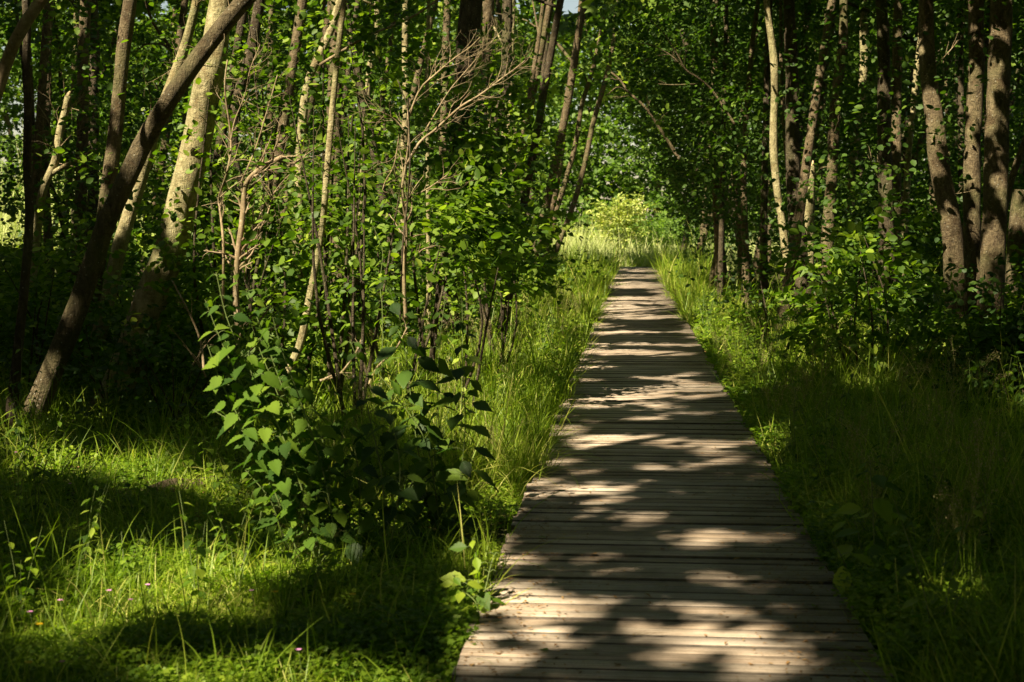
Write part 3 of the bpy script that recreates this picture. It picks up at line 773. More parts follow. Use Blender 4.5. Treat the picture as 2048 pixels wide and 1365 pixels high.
for k, (Y, tr, bk, lab) in enumerate([
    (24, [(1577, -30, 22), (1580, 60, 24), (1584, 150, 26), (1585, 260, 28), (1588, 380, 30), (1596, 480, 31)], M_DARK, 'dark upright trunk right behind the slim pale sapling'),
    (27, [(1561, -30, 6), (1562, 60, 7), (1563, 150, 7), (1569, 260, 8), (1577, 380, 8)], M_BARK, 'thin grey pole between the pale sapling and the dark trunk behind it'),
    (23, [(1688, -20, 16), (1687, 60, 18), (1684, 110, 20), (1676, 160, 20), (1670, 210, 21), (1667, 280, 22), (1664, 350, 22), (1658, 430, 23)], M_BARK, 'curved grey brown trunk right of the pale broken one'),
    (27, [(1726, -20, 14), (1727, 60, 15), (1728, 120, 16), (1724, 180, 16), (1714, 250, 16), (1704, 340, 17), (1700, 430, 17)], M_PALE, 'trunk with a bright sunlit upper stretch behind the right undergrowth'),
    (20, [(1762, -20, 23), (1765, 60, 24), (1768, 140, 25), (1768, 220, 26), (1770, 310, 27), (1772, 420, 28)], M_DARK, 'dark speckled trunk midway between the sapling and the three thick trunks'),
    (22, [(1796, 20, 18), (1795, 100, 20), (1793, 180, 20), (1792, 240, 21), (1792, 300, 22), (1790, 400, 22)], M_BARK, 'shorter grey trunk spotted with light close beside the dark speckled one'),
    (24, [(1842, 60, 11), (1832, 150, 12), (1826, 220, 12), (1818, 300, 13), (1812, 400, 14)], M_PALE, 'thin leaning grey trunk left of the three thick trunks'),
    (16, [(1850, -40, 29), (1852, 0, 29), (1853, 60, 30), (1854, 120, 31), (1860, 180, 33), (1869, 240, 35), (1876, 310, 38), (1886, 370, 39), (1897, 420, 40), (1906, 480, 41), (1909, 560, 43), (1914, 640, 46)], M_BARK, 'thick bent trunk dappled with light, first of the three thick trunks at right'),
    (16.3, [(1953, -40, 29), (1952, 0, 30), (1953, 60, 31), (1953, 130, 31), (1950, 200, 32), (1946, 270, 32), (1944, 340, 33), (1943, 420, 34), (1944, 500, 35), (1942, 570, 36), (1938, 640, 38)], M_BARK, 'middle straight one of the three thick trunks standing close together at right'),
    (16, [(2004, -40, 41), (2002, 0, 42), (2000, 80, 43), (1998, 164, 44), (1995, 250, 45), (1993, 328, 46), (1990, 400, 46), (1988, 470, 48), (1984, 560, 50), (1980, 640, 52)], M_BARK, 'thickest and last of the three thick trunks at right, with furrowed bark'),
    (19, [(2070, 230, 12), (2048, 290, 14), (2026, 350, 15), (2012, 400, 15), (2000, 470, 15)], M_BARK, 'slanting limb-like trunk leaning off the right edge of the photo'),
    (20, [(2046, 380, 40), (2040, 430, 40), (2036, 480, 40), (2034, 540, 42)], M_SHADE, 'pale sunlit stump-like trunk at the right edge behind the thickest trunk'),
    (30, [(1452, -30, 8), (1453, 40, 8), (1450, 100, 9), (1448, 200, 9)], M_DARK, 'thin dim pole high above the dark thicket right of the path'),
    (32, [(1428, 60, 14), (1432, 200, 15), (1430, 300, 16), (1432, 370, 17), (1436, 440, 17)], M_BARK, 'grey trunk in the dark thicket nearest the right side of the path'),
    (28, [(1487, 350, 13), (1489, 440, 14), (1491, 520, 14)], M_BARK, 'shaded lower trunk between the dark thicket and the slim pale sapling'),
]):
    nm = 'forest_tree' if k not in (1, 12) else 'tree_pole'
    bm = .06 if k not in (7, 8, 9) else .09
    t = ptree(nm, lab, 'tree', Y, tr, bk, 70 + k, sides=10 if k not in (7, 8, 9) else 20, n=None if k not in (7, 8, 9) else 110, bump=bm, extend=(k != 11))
    if k in (2, 4, 7, 8): twigs_on(t, 1.6, 4, 2, .6, np.random.default_rng(90 + k), .006)

for t in TREES:
    t['hand'] = True

# ---- the rest of the wood
ORD = ['first', 'second', 'third', 'fourth', 'fifth', 'sixth', 'seventh', 'eighth', 'ninth', 'tenth', 'eleventh', 'twelfth', 'thirteenth', 'fourteenth', 'fifteenth', 'sixteenth', 'seventeenth', 'eighteenth', 'nineteenth', 'twentieth',
       'twenty-first', 'twenty-second', 'twenty-third', 'twenty-fourth', 'twenty-fifth', 'twenty-sixth', 'twenty-seventh', 'twenty-eighth', 'twenty-ninth', 'thirtieth', 'thirty-first', 'thirty-second', 'thirty-third', 'thirty-fourth', 'thirty-fifth', 'thirty-sixth', 'thirty-seventh', 'thirty-eighth', 'thirty-ninth', 'fortieth']


def scatter(pxr, yr, n, seed, sep):
    g = np.random.default_rng(seed); out = []
    for _ in range(6000):
        if len(out) >= n: break
        px = g.uniform(*pxr); y = math.sqrt(g.uniform(yr[0] ** 2, yr[1] ** 2))
        x = (px - 1024) / F * y
        if abs(x - pathx(y)) < 1.7: continue
        if all((x - a) ** 2 + (y - b) ** 2 > sep ** 2 for a, b in out) and all((x - t['base'][0]) ** 2 + (y - t['base'][1]) ** 2 > (sep * .6) ** 2 for t in TREES):
            out.append((x, y))
    return sorted(out, key=lambda q: q[0] / q[1])


def wood(pxr, yr, n, seed, sep, text, group, rr=(.06, .13)):
    g = np.random.default_rng(seed)
    for i, (x, y) in enumerate(scatter(pxr, yr, n, seed, sep)):
        r = g.uniform(*rr); lx, ly = g.normal(.35, .5), g.normal(0, .4)
        b = A([x, y, GZ]); pts = [b + A([lx * k + g.normal(0, .05), ly * k, 0]) * .35 + A([0, 0, 1.6 * k]) for k in range(6)]
        rad = [r * (1 - .07 * k) for k in range(6)]
        new_tree('forest_tree', text % ORD[i], 'tree', pts[::-1], rad[::-1], [M_DARK, M_BARK, M_BARK][g.integers(0, 3)], g, group,
                 sides=8, n=18, limbs=2, top_h=11 if y < 35 else 14)


wood((-60, 1060), (17, 27), 9, 101, 1.5, 'background trunk behind the left undergrowth, %s from the left of the nearer row', 'nearer background trunks left of the path')
wood((-60, 1080), (28, 46), 20, 102, 2.0, 'background trunk in the depth of the wood left of the path, %s from the left', 'deep background trunks left of the path')
wood((1370, 2110), (19, 34), 16, 103, 1.7, 'background trunk behind the right undergrowth, %s from the left of the nearer row', 'nearer background trunks right of the path')
wood((1330, 2150), (35, 68), 28, 104, 2.6, 'background trunk deep in the wood right of the path, %s from the left', 'deep background trunks right of the path')
n_view = len(TREES)


# shade trees beside and behind the camera
def outside(pts, text, group):
    g = np.random.default_rng(44)
    for (x, y) in pts:
        r = g.uniform(.1, .16); b = A([x, y, GZ]); lx = g.normal(0, .3)
        pt = [b + A([lx * k, 0, 0]) * .4 + A([0, 0, 1.8 * k]) for k in range(6)]
        new_tree('shade_tree', text, 'tree', pt[::-1], [r * (1 - .09 * k) for k in range(6)][::-1], M_BARK, g, group, sides=8, n=14, limbs=3, top_h=10)


outside([(-5, -2), (-8, 1.5), (-4.5, 4.5), (-11, 5), (-7.7, 6.8), (-12, 10), (-10, 11.8), (-14, 16), (-12, 21), (-17, 25), (4, 1), (6.5, 5), (8.5, 9), (-18, 33), (2.5, -3), (10.5, 14), (9.5, 5), (8, 1.5), (10.5, 10), (12, 18), (-2.5, -5)],
        'tall shade tree standing outside the frame, only its shadow falls into the photo', 'trees outside the frame')

# meadow edge trees far behind
g = np.random.default_rng(8)
far_px = np.linspace(-120, 2180, 17)
far_trees = []
for i, px in enumerate(far_px):
    Y = g.uniform(96, 112); x = (px - 1024) / F * Y
    b = A([x, Y, GZ]); pt = [b + A([g.normal(0, .3), 0, 2.5 * k]) for k in range(5)]
    nm_t = new_tree('meadow_tree', 'tall leafy tree at the far edge of the sunlit meadow, %s from the left' % ORD[i], 'tree', pt[::-1], [.3 - .04 * k for k in range(5)][::-1], M_BARK, g, 'trees along the far meadow edge', sides=8, n=12, limbs=2, top_h=13)
    nm_t['leaf'] = M_FAR; nm_t['far'] = True
    far_trees.append(nm_t)
print('trees', len(TREES))

# ------------------------------------------------------------------ canopy leaves, carved open for the chosen sun patches, shared out to the nearest tree
g = np.random.default_rng(21)


def canopy(box, n, size, hr, layers_seed):
    g = np.random.default_rng(layers_seed)
    u = g.uniform(box[0], box[1], n); v = g.uniform(box[2], box[3], n)
    hw = .385 * np.maximum(v, 0) + 3.2
    k = (np.abs(u) < hw) ^ (layers_seed > 40)
    u, v = u[k], v[k]; k = ~canopy_open(u, v, max(0, size * .55 - .06 if v.max() < 24 or layers_seed > 34 else 0)) | ((layers_seed > 40) & ~spots_at(u, v, None, .4))
    u, v = u[k], v[k]
    h = g.uniform(hr[0], hr[1], len(u))
    pos = np.stack([u + h * S[0] / S[2], v + h * S[1] / S[2], h], -1)
    # clear of what the camera sees of the sky gap and of the meadow view
    kk = in_corridor(pos)
    px, py, d = proj(pos)
    vis = (py > -40) & (py < 1400) & (px > -60) & (px < 2110) & (pos[:, 1] > 0)
    kk &= ~(vis & (pos[:, 1] < 12))
    pos = pos[kk]
    nn = nz(A([S[0] * .6, S[1] * .6, 1.])[None] + g.normal(0, .45, pos.shape))
    ax = g.normal(0, 1, pos.shape)
    s = size * g.uniform(.75, 1.25, len(pos))
    tops = np.array([t['top'] for t in TREES if not t.get('far')]); ok = [t for t in TREES if not t.get('far')]
    own = np.zeros(len(pos), int)
    for a in range(0, len(pos), 20000):
        q = pos[a:a + 20000, :2]
        own[a:a + 20000] = ((q[:, None] - tops[None]) ** 2).sum(-1).argmin(1)
    rnd = g.random(len(pos))
    R = frames(ax, nn)
    for i, t in enumerate(ok):
        m = own == i
        t['mb'].inst(CLUMP, pos[m], R[m], s[m], rnd[m])


canopy((-9, 10, 2, 15), 150000, .135, (6.2, 8.8), 31)
canopy((-16, 18, 15, 34), 90000, .26, (6.0, 10), 32)
canopy((-28, 30, 34, 72), 100000, .36, (6.5, 12.5), 33)

canopy((-12, 13, 2, 22), 60000, .34, (13.5, 17), 35)  # unseen upper layers, added to keep skylight out of the wood
canopy((-28, 30, 22, 66), 60000, .5, (14, 18), 36)
canopy((-22, 24, -14, 40), 40000, .5, (6.5, 9), 41)  # unseen outer layers beside and behind the view, added to block skylight
canopy((-26, 26, -20, 40), 40000, .55, (13, 16), 43)
canopy((-9, 9, -16, 2.5), 5000, .5, (6.5, 9), 42)

# ------------------------------------------------------------------ lower foliage on the wood trees
g = np.random.default_rng(22)
for i, t in enumerate(TREES):
    if t.get('far'):
        x, y = t['base'][:2]
        n = 1000
        c = np.stack([g.normal(0, 3.2, n), g.normal(0, 2.0, n), g.uniform(.3, 17, n)], -1)
        c[:, 0] *= np.interp(c[:, 2], [0, 3, 9, 14, 17], [1.0, 1.15, 1.1, .8, .35])
        c += A([x, y, 0])
        dd = g.normal(0, 1, (n, 3)); dd[:, 2] *= .3
        spray(t['mb'], c, dd, 14, 1.9, .38, g, cull=False, njit=.6)
        continue
    if i >= n_view:
        n = 420  # unseen coarse clumps added round these trees to block low skylight
        a_ = g.uniform(0, 6.28, n); r_ = 2.6 * np.sqrt(g.random(n))
        c = np.stack([t['base'][0] + r_ * np.cos(a_), t['base'][1] + r_ * np.sin(a_), g.uniform(.2, 8, n)], -1)
        uu, vv = suncoord(c); inside = (np.abs(uu) < .37 * vv + .6) & (vv > 3.5)
        px, py, d_ = proj(c); vis = (c[:, 1] > 0) & (np.abs(px - 1024) < 1250)
        c = c[~vis & ~inside]
        c = c[np.linalg.norm(c - A([0, 0, EYE]), axis=1) > np.where(c[:, 1] > -1.5, np.where(c[:, 2] > 2.6, 4.5, 6.5), 3.)]
        t['mb'].inst(CLUMP, c, frames(g.normal(0, 1, c.shape), g.normal(0, 1, c.shape)), np.full(len(c), .55), g.random(len(c)))
        continue
    y = t['base'][1]; x = t['base'][0]
    if y < 14:
        continue
    right = x > pathx(y)
    n = int(np.interp(y, [14, 20, 30, 45, 70], [26, 80, 130, 170, 150]))
    if t.get('hand'): n = int(n * (1.5 if not right and y < 28 else .8))
    sp = np.interp(y, [14, 30, 60], [1.0, 1.5, 2.2])
    top = min(11.5, 1.6 + .17 * y + .6)
    K = max(4, n // 13); ci = g.integers(0, K, n)
    zz = np.clip(((g.uniform(0, 1, K) ** .9 * (top - .6) + .6)[ci] + g.normal(0, .28 + .006 * y, n)), .3, 14)
    ax_x = np.interp(zz, t['p'][:, 2], t['p'][:, 0]); ax_y = np.interp(zz, t['p'][:, 2], t['p'][:, 1])
    ang = (g.uniform(0, 2 * math.pi, K))[ci] + g.normal(0, .35, n); rr = sp * (np.sqrt(g.uniform(.05, 1, K))[ci] * 1.15 + g.normal(0, .2, n))
    c = np.stack([ax_x + np.cos(ang) * rr, ax_y + np.sin(ang) * rr, zz], -1)
    dd = np.stack([np.cos(ang), np.sin(ang), g.normal(0, .25, n)], -1) + g.normal(0, .4, (n, 3))
    size = np.interp(y, [14, 25, 45, 70], [.085, .10, .13, .17])
    spray(t['mb'], c, dd, 12, np.interp(y, [14, 60], [.75, 1.5]), size, g)
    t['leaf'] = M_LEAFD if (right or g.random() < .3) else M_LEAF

ov = [t for t in TREES if 'nearest the right side' in t['e']['label']][0]
n = 420
c = P(1345, 265, 31) + nz(g.normal(0, 1, (n, 3))) * g.uniform(.2, 1, (n, 1)) ** .4 * A([1.45, 1.3, 1.9])
c = np.vstack([c, P(1410, 80, 32) + nz(g.normal(0, 1, (n, 3))) * g.uniform(.2, 1, (n, 1)) ** .4 * A([2.2, 1.6, 1.6])])
c = np.vstack([c, P(1375, 385, 36) + nz(g.normal(0, 1, (n // 2, 3))) * g.uniform(.2, 1, (n // 2, 1)) ** .4 * A([1.25, 1.2, .9])])
dd = g.normal(0, 1, (len(c), 3)); dd[:, 2] *= .3
spray(ov['mb'], c, dd, 12, .9, .11, g)
ov['leaf'] = M_LEAFD

for t in TREES:
    if t['mb'].n:
        t['mb'].build('crown', t['leaf'], t['e'], t['base'])
print('crowns done')


# ------------------------------------------------------------------ shrubs
def shrub(name, label, pos, h, w, nspray, size, seed, leaf=M_LEAF, group=None, tmpl=LEAF_S, stems=5, nl=12, L=.35, cull=True, zlo=.12, stem_mat=M_DARK, njit=.45):
    g = np.random.default_rng(seed)
    base = A([pos[0], pos[1], GZ]); e = empty(name, base); tag(e, label, 'bush' if 'sapling' not in name else 'sapling', group)
    mb = MB(); ends = []
    for k in range(stems):
        a = g.uniform(0, 2 * math.pi); o = w * .5 * math.sqrt(g.random())
        b0 = base + A([g.normal(0, .06), g.normal(0, .06), -.03])
        t1 = base + A([math.cos(a) * o, math.sin(a) * o, h * g.uniform(.75, 1.02)])
        m = (b0 + t1) / 2 + g.normal(0, .06 * h, 3)
        tube(mb, [b0, m, t1], [.011 * h ** .5, .008 * h ** .5, .003], 5, 8, cap=False)
        ends.append((b0, m, t1))
        ends[-1] = catmull([b0, m, t1], 12)
    mb.build('stem', stem_mat, e, base, True)
    E = np.array(ends)                     # stems x 12 x 3
    si = g.integers(0, stems, nspray); ti = np.clip((g.beta(2.2, 1.3, nspray) * 12).astype(int), 1, 11)
    c = E[si, ti] + g.normal(0, 1, (nspray, 3)) * A([w * .16, w * .16, h * .06])
    c = c[c[:, 2] > GZ + zlo] if zlo > .2 else c
    c[:, 2] = np.maximum(c[:, 2], GZ + zlo)
    out = c - (base + A([0, 0, h * .4])); out[:, 2] *= .35
    d = nz(out) + g.normal(0, .45, c.shape); d[:, 2] = d[:, 2] * .6 + .05
    lb = MB(); spray(lb, c, d, nl, L, size, g, tmpl, cull=cull, zmin=GZ + .03, njit=njit)
    lb.build('foliage', leaf, e, base)
    return e


rows = [
    # px, py of middle of the top, distance, height, width, sprays, leaf size, material, label
    (700, 215, 11.6, 2.8, 1.3, 190, .09, M_LEAF, 'tall hazel-like bush with sunlit sprays right of the twiggy dead stems'),
    (790, 350, 12.8, 2.3, 1.6, 240, .09, M_LEAF, 'bright-leaved bush at the foot of the dead branching shrub'),
    (930, 395, 12.2, 1.95, 1.1, 140, .10, M_LEAF, 'bush with a cluster of big pale shining leaves above the grass verge'),
    (1000, 430, 15, 1.75, .9, 120, .095, M_LEAF, 'small bush with raised sunlit shoots between the verge and the thickest dark trunk'),
    (1740, 430, 14, 1.8, 1.3, 150, .10, M_LEAF, 'broad bush with lit lance-shaped leaves before the speckled trunk'),
    (1540, 545, 18, 1.1, .9, 60, .065, M_LEAF, 'low bright bush at the foot of the slim pale sapling'),
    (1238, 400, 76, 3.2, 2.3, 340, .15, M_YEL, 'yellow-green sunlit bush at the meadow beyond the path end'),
    (1210, 512, 40, .62, .5, 40, .07, M_HERB, 'small bright bush leaning over the left edge where the path ends'),
    (2020, 560, 13, 1.3, 1.2, 80, .08, M_LEAFD, 'shaded bush under the thickest trunk at the right edge'),
    (60, 520, 14.2, 1.45, 1.2, 110, .08, M_LEAF, 'rounded-leaf bush behind the crooked black trunk'),
    (300, 500, 16.5, 1.6, 1.5, 120, .085, M_LEAF, 'lit bush seen between the pale leaning tree and its slim neighbour'),
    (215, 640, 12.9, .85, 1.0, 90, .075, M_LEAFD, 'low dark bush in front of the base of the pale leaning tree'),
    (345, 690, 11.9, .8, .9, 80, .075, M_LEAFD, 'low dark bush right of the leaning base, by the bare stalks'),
    (560, 380, 14.5, 2.3, 1.4, 150, .085, M_LEAF, 'bush tangled round the reddish dead twigs'),
]
for k, (px, py, Y, h, w, ns, sz, m, lab) in enumerate(rows):
    x = P(px, py, Y)[0]
    if k == 6:
        shrub('bush', lab, (x, Y), h, w, ns, sz, 300 + k, m, stems=9, nl=12, L=.6, cull=False)
        shrub('bush', 'low green bank of bushes to the right of the yellow-green bush at the meadow', (P(1310, 455, 79)[0], 79), 2.3, 3.6, 300, .17, 391, M_FAR, stems=8, nl=12, L=.7, cull=False)
        shrub('bush', 'low loose bush to the left of the yellow-green bush, behind the slender trunks', (P(1165, 455, 84)[0], 84), 1.6, 3.0, 160, .16, 392, M_YEL, stems=8, nl=10, L=.7, cull=False)
    else:
        shrub('bush', lab, (x, Y), h, w, ns * (2 if k in (1, 2, 3) else 1), sz, 300 + k, m, stems=6 if k not in (1, 2, 3) else 3, nl=12, L=.38, zlo={0: .9, 1: 1.2, 2: 1.35, 3: 1.0}.get(k, .12))


for k, (px, Y, h, w, zl, lab) in enumerate([
    (455, 13.6, 3.9, 1.0, .5, 'tall leafy sapling right behind the reddish dead shrub'),
    (575, 14.2, 4.2, 1.1, .6, 'tallest leafy sapling of the thicket, between the two dead shrubs, nearer the left one'),
    (655, 13.2, 3.6, 1.0, .9, 'bright leafy sapling rising left of the hazel-like bush'),
    (745, 14.6, 4.0, 1.1, 1.0, 'leafy sapling behind the hazel-like bush'),
    (850, 14.0, 3.2, 1.0, 1.2, 'leafy sapling under the fan of the dead branches'),
    (520, 12.9, 2.4, 1.0, .3, 'shorter leafy sapling at the foot of the tallest one'),
    (985, 17.5, 3.4, 1.1, 1.3, 'leafy sapling nearest the bright verge, beside the thickest dark trunk')]):
    shrub('leafy_sapling', lab, (P(px, 455, Y)[0], Y), h, w, int(130 * h), .085, 350 + k, M_LEAF, 'leafy saplings of the left thicket', stems=3, nl=11, L=.34, zlo=zl)


def rowshrubs(pxr, yr, n, seed, text, group, hr, leafs):
    g = np.random.default_rng(seed); out = []
    for _ in range(4000):
        if len(out) >= n: break
        px = g.uniform(*pxr); y = math.sqrt(g.uniform(yr[0] ** 2, yr[1] ** 2)); x = (px - 1024) / F * y
        h = g.uniform(*hr)
        if abs(x - pathx(y)) < 1.75 + .25 * h + (2.4 if x < pathx(y) and y < 20 else (.5 if x < pathx(y) else 1.3)): continue
        if all((x - a) ** 2 + (y - b) ** 2 > .8 ** 2 for a, b, _ in out): out.append((x, y, h))
    out.sort(key=lambda q: q[0] / q[1])
    for i, (x, y, h) in enumerate(out):
        far = np.interp(y, [9, 30], [0, 1])
        shrub('bush', text % ORD[i], (x, y), h, h * g.uniform(.7, 1.1), int(70 + 70 * h), .075 + .03 * far, seed * 10 + i, leafs[g.integers(0, len(leafs))], group, stems=5, nl=11, L=.36 + .2 * far)


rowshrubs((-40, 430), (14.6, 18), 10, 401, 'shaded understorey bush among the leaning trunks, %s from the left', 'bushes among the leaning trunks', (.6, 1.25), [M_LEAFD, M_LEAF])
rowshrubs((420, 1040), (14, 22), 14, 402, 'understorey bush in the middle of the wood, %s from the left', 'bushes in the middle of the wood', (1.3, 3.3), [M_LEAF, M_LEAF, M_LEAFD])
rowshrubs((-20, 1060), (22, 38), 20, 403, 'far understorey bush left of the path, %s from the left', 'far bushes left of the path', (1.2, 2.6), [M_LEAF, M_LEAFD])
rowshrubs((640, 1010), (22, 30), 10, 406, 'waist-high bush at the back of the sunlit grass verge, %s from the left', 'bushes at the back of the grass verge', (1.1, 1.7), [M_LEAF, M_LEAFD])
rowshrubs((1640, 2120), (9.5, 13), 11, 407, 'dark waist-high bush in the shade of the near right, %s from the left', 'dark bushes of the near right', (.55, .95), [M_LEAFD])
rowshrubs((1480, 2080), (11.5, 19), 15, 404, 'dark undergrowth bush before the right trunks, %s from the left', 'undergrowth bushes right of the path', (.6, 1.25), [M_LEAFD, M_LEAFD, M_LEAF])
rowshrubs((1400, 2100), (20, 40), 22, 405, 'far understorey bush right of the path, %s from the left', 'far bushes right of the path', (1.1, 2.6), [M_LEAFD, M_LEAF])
print('shrubs done')


# ------------------------------------------------------------------ leafy plants in front
def leafy(name, label, stems, Y, tmpl, size, seed, leafm, every=.055, stemr=.0035, spread=1., droop=.4, dz=0., group=None, branchy=0):
    """stems: lists of (px, py) from the ground up"""
    g = np.random.default_rng(seed)
    first = P(stems[0][0][0], stems[0][0][1], Y); base = A([first[0], Y, GZ])
    e = empty(name, base); tag(e, label, 'plant', group)
    sm, lm = MB(), MB()
    for si, st in enumerate(stems):
        oy = g.normal(0, .12)
        pts = [P(a, b, Y + oy + .02 * i) for i, (a, b) in enumerate(st)]
        if pts[0][2] > GZ + .05 and si < 99:
            q = pts[0].copy(); q[2] = GZ - .02; q[0] += g.normal(0, .02); pts = [q] + pts
        q, r = tube(sm, pts, np.linspace(stemr * 1.4, stemr * .5, len(pts)), 6, len(pts) * 6, cap=False)
        s = np.concatenate([[0], np.cumsum(np.linalg.norm(np.diff(q, axis=0), axis=1))])
        n = int(s[-1] / every)
        T = nz(np.gradient(q, axis=0))
        ang = g.uniform(0, 6.28)
        for k in range(n):
            f = (k + .6) / n
            if f < .12: continue
            sv = f * s[-1]
            c = A([np.interp(sv, s, q[:, j]) for j in range(3)])
            ang += 1.571 + g.normal(0, .25)
            for half in (0, math.pi):
                if g.random() < .12: continue
                a = ang + half
                hd = A([math.cos(a), math.sin(a) * .9, 0])
                Ls = size * g.uniform(.65, 1.2) * np.interp(f, [0, .3, .8, 1], [.8, 1.05, .9, .45])
                pl = Ls * .45
                tip = c + hd * pl * spread + A([0, 0, .25 * pl])
                tube(sm, [c, (c + tip) / 2 + A([0, 0, .01]), tip], [.0016, .0013, .001], 4, 4, cap=False)
                ax = hd + A([0, 0, -droop]) + g.normal(0, .25, 3)
                nn = A([S[0] * .5, S[1] * .7, .9]) + hd * .35 + g.normal(0, .25, 3)
                if not in_corridor(tip[None])[0]: continue
                lm.inst(tmpl, tip[None], frames(ax[None], nn[None]), A([Ls]), A([g.random()]))
    sm.build('stem', M_STEM, e, base, True)
    lm.build('foliage', leafm, e, base, True)
    return e


leafy('leafy_plant', 'tall heart-leaved plant in the foreground with big toothed leaves in half shade',
      [[(640, 1150), (610, 1000), (560, 860), (500, 740), (455, 640), (432, 545)],
       [(640, 1150), (590, 990), (520, 840), (450, 700), (410, 600)],
       [(680, 1150), (650, 960), (600, 800), (560, 690), (540, 610)],
       [(650, 1150), (600, 1040), (540, 920), (470, 850), (425, 820)],
       [(660, 1150), (640, 1010), (600, 900), (560, 800), (520, 700), (500, 640)],
       [(640, 1160), (650, 1060), (660, 960), (640, 860), (620, 790)],
       [(655, 1150), (630, 1000), (590, 850), (545, 720), (500, 600), (470, 545)],
       [(610, 1150), (560, 1010), (500, 880), (440, 760), (415, 690)],
       [(620, 1160), (570, 1080), (540, 1000), (490, 940)],
       [(690, 1160), (700, 1050), (690, 950), (680, 860), (660, 780)]], 7.1, POINTED, .11, 501, M_LEAFM, .052)
leafy('leafy_plant', 'dark shaded broad-leaved plant just right of the tall heart-leaved one',
      [[(760, 1150), (770, 1040), (760, 930), (740, 840), (720, 740), (700, 680)],
       [(770, 1150), (790, 1040), (800, 950), (790, 870), (770, 800)],
       [(750, 1160), (720, 1060), (720, 960), (705, 880)],
       [(720, 1160), (690, 1090), (650, 1040)]], 7.0, POINTED, .115, 502, M_LEAFD, .06)
leafy('leafy_plant', 'tall dark plant with spreading shaded leaves standing before the bright grass verge',
      [[(885, 1120), (890, 1000), (880, 880), (875, 770), (880, 680), (890, 600)],
       [(895, 1120), (915, 1000), (930, 860), (925, 740), (920, 640)],
       [(875, 1120), (850, 980), (830, 860), (815, 740), (800, 640), (770, 560)],
       [(885, 1120), (870, 980), (850, 880), (790, 790), (750, 740)],
       [(870, 1130), (840, 1040), (800, 940)]], 7.6, OVATE, .145, 503, M_LEAFD, .06, .003)
leafy('leafy_plant', 'small bright green plant with pointed leaves hanging over the left path edge',
      [[(960, 1215), (955, 1150), (950, 1090), (945, 1078)], [(965, 1215), (975, 1160), (985, 1120), (992, 1105)], [(955, 1215), (925, 1180), (905, 1150)]],
      5.95, OVATE, .105, 504, M_HERB, .036, .003, droop=.25)
leafy('leafy_plant', 'dim leafy plant with drooping leaves leaning over the right path edge',
      [[(1730, 1220), (1725, 1120), (1712, 1050), (1700, 1020)], [(1740, 1220), (1748, 1120), (1745, 1000), (1740, 920)], [(1720, 1220), (1690, 1130), (1665, 1080)]],
      6.4, OVATE, .14, 505, M_HERB, .05, .003, droop=.35)
leafy('leafy_plant', 'bright little nettle-like plant at the foot of the long slanting trunk',
      [[(70, 945), (68, 905), (62, 870)], [(80, 945), (90, 910), (98, 890)], [(60, 945), (40, 915), (28, 895)]],
      10.6, OVATE, .10, 506, M_HERB, .06, .003, droop=.3)
leafy('leafy_plant', 'upright thin plant with dry brown lower stems beside the bright verge',
      [[(870, 940), (872, 860), (880, 770), (905, 690)], [(925, 950), (922, 880), (925, 800)], [(880, 940), (885, 880), (890, 830)]],
      9.2, LANCE, .06, 507, M_HERB, .06, .003)
leafy('leafy_plant', 'tall shoot with sparse leaves rising over the middle undergrowth',
      [[(765, 640), (760, 570), (765, 500), (745, 450)], [(925, 640), (915, 560), (905, 480), (885, 455)]],
      10.5, OVATE, .07, 508, M_LEAF, .07, .003)
leafy('leafy_plant', 'low lit plant with pointed leaves at the near right verge beside the planks',
      [[(1490, 790), (1480, 750), (1470, 720)], [(1500, 790), (1515, 750), (1522, 730)]], 14.2, OVATE, .09, 509, M_HERB, .06, .003)
leafy('leafy_plant', 'upright bright plant growing in front of the yellowish slim trunk',
      [[(478, 660), (470, 560), (450, 500), (440, 470)], [(500, 660), (530, 590), (560, 555)], [(470, 660), (440, 620), (420, 600)]],
      9.8, OVATE, .085, 510, M_LEAF, .07, .003)


def copy_tree(o, parent=None):
    c = o.copy(); C.objects.link(c); c.parent = parent
    for ch in list(o.children): copy_tree(ch, c)
    return c


def weed(seed, tmpl, size, h, leafm):
    g = np.random.default_rng(seed); e = empty('leafy_weed', (0, 0, 0)); sm, lm = MB(), MB()
    for k in range(3):
        a = g.uniform(0, 6.28); hh = h * g.uniform(.7, 1.05)
        p = [A([0, 0, -.02]) + g.normal(0, .02, 3) * A([1, 1, 0]), A([math.cos(a) * .05, math.sin(a) * .05, hh * .5]), A([math.cos(a) * .16, math.sin(a) * .16, hh])]
        q, r = tube(sm, p, [.003, .0025, .0012], 5, 12, cap=False)
        n = int(hh / .055); b = g.uniform(0, 6)
        for i in range(1, n):
            f = i / n; c = q[int(f * 11)]; b += 1.57 + g.normal(0, .2)
            for half in (0, math.pi):
                if g.random() < .12: continue
                hd = A([math.cos(b + half), math.sin(b + half), 0]); L = size * g.uniform(.7, 1.15) * (1.15 - .6 * f)
                tip = c + hd * L * .25
                lm.inst(tmpl, tip[None], frames((hd + A([0, 0, -.25]) + g.normal(0, .15, 3))[None], (A([0, 0, 1.]) + hd * .3 + g.normal(0, .15, 3))[None]), A([L]), A([g.random()]))
    sm.build('stem', M_STEM, e, None, True); lm.build('foliage', leafm, e, None, True)
    return e


wp = [weed(1, OVATE, .085, .6, M_HERB), weed(2, LANCE, .10, .75, M_LEAF), weed(3, OVATE, .065, .4, M_HERB), weed(4, HEART, .07, .45, M_LEAF)]
wused = set()


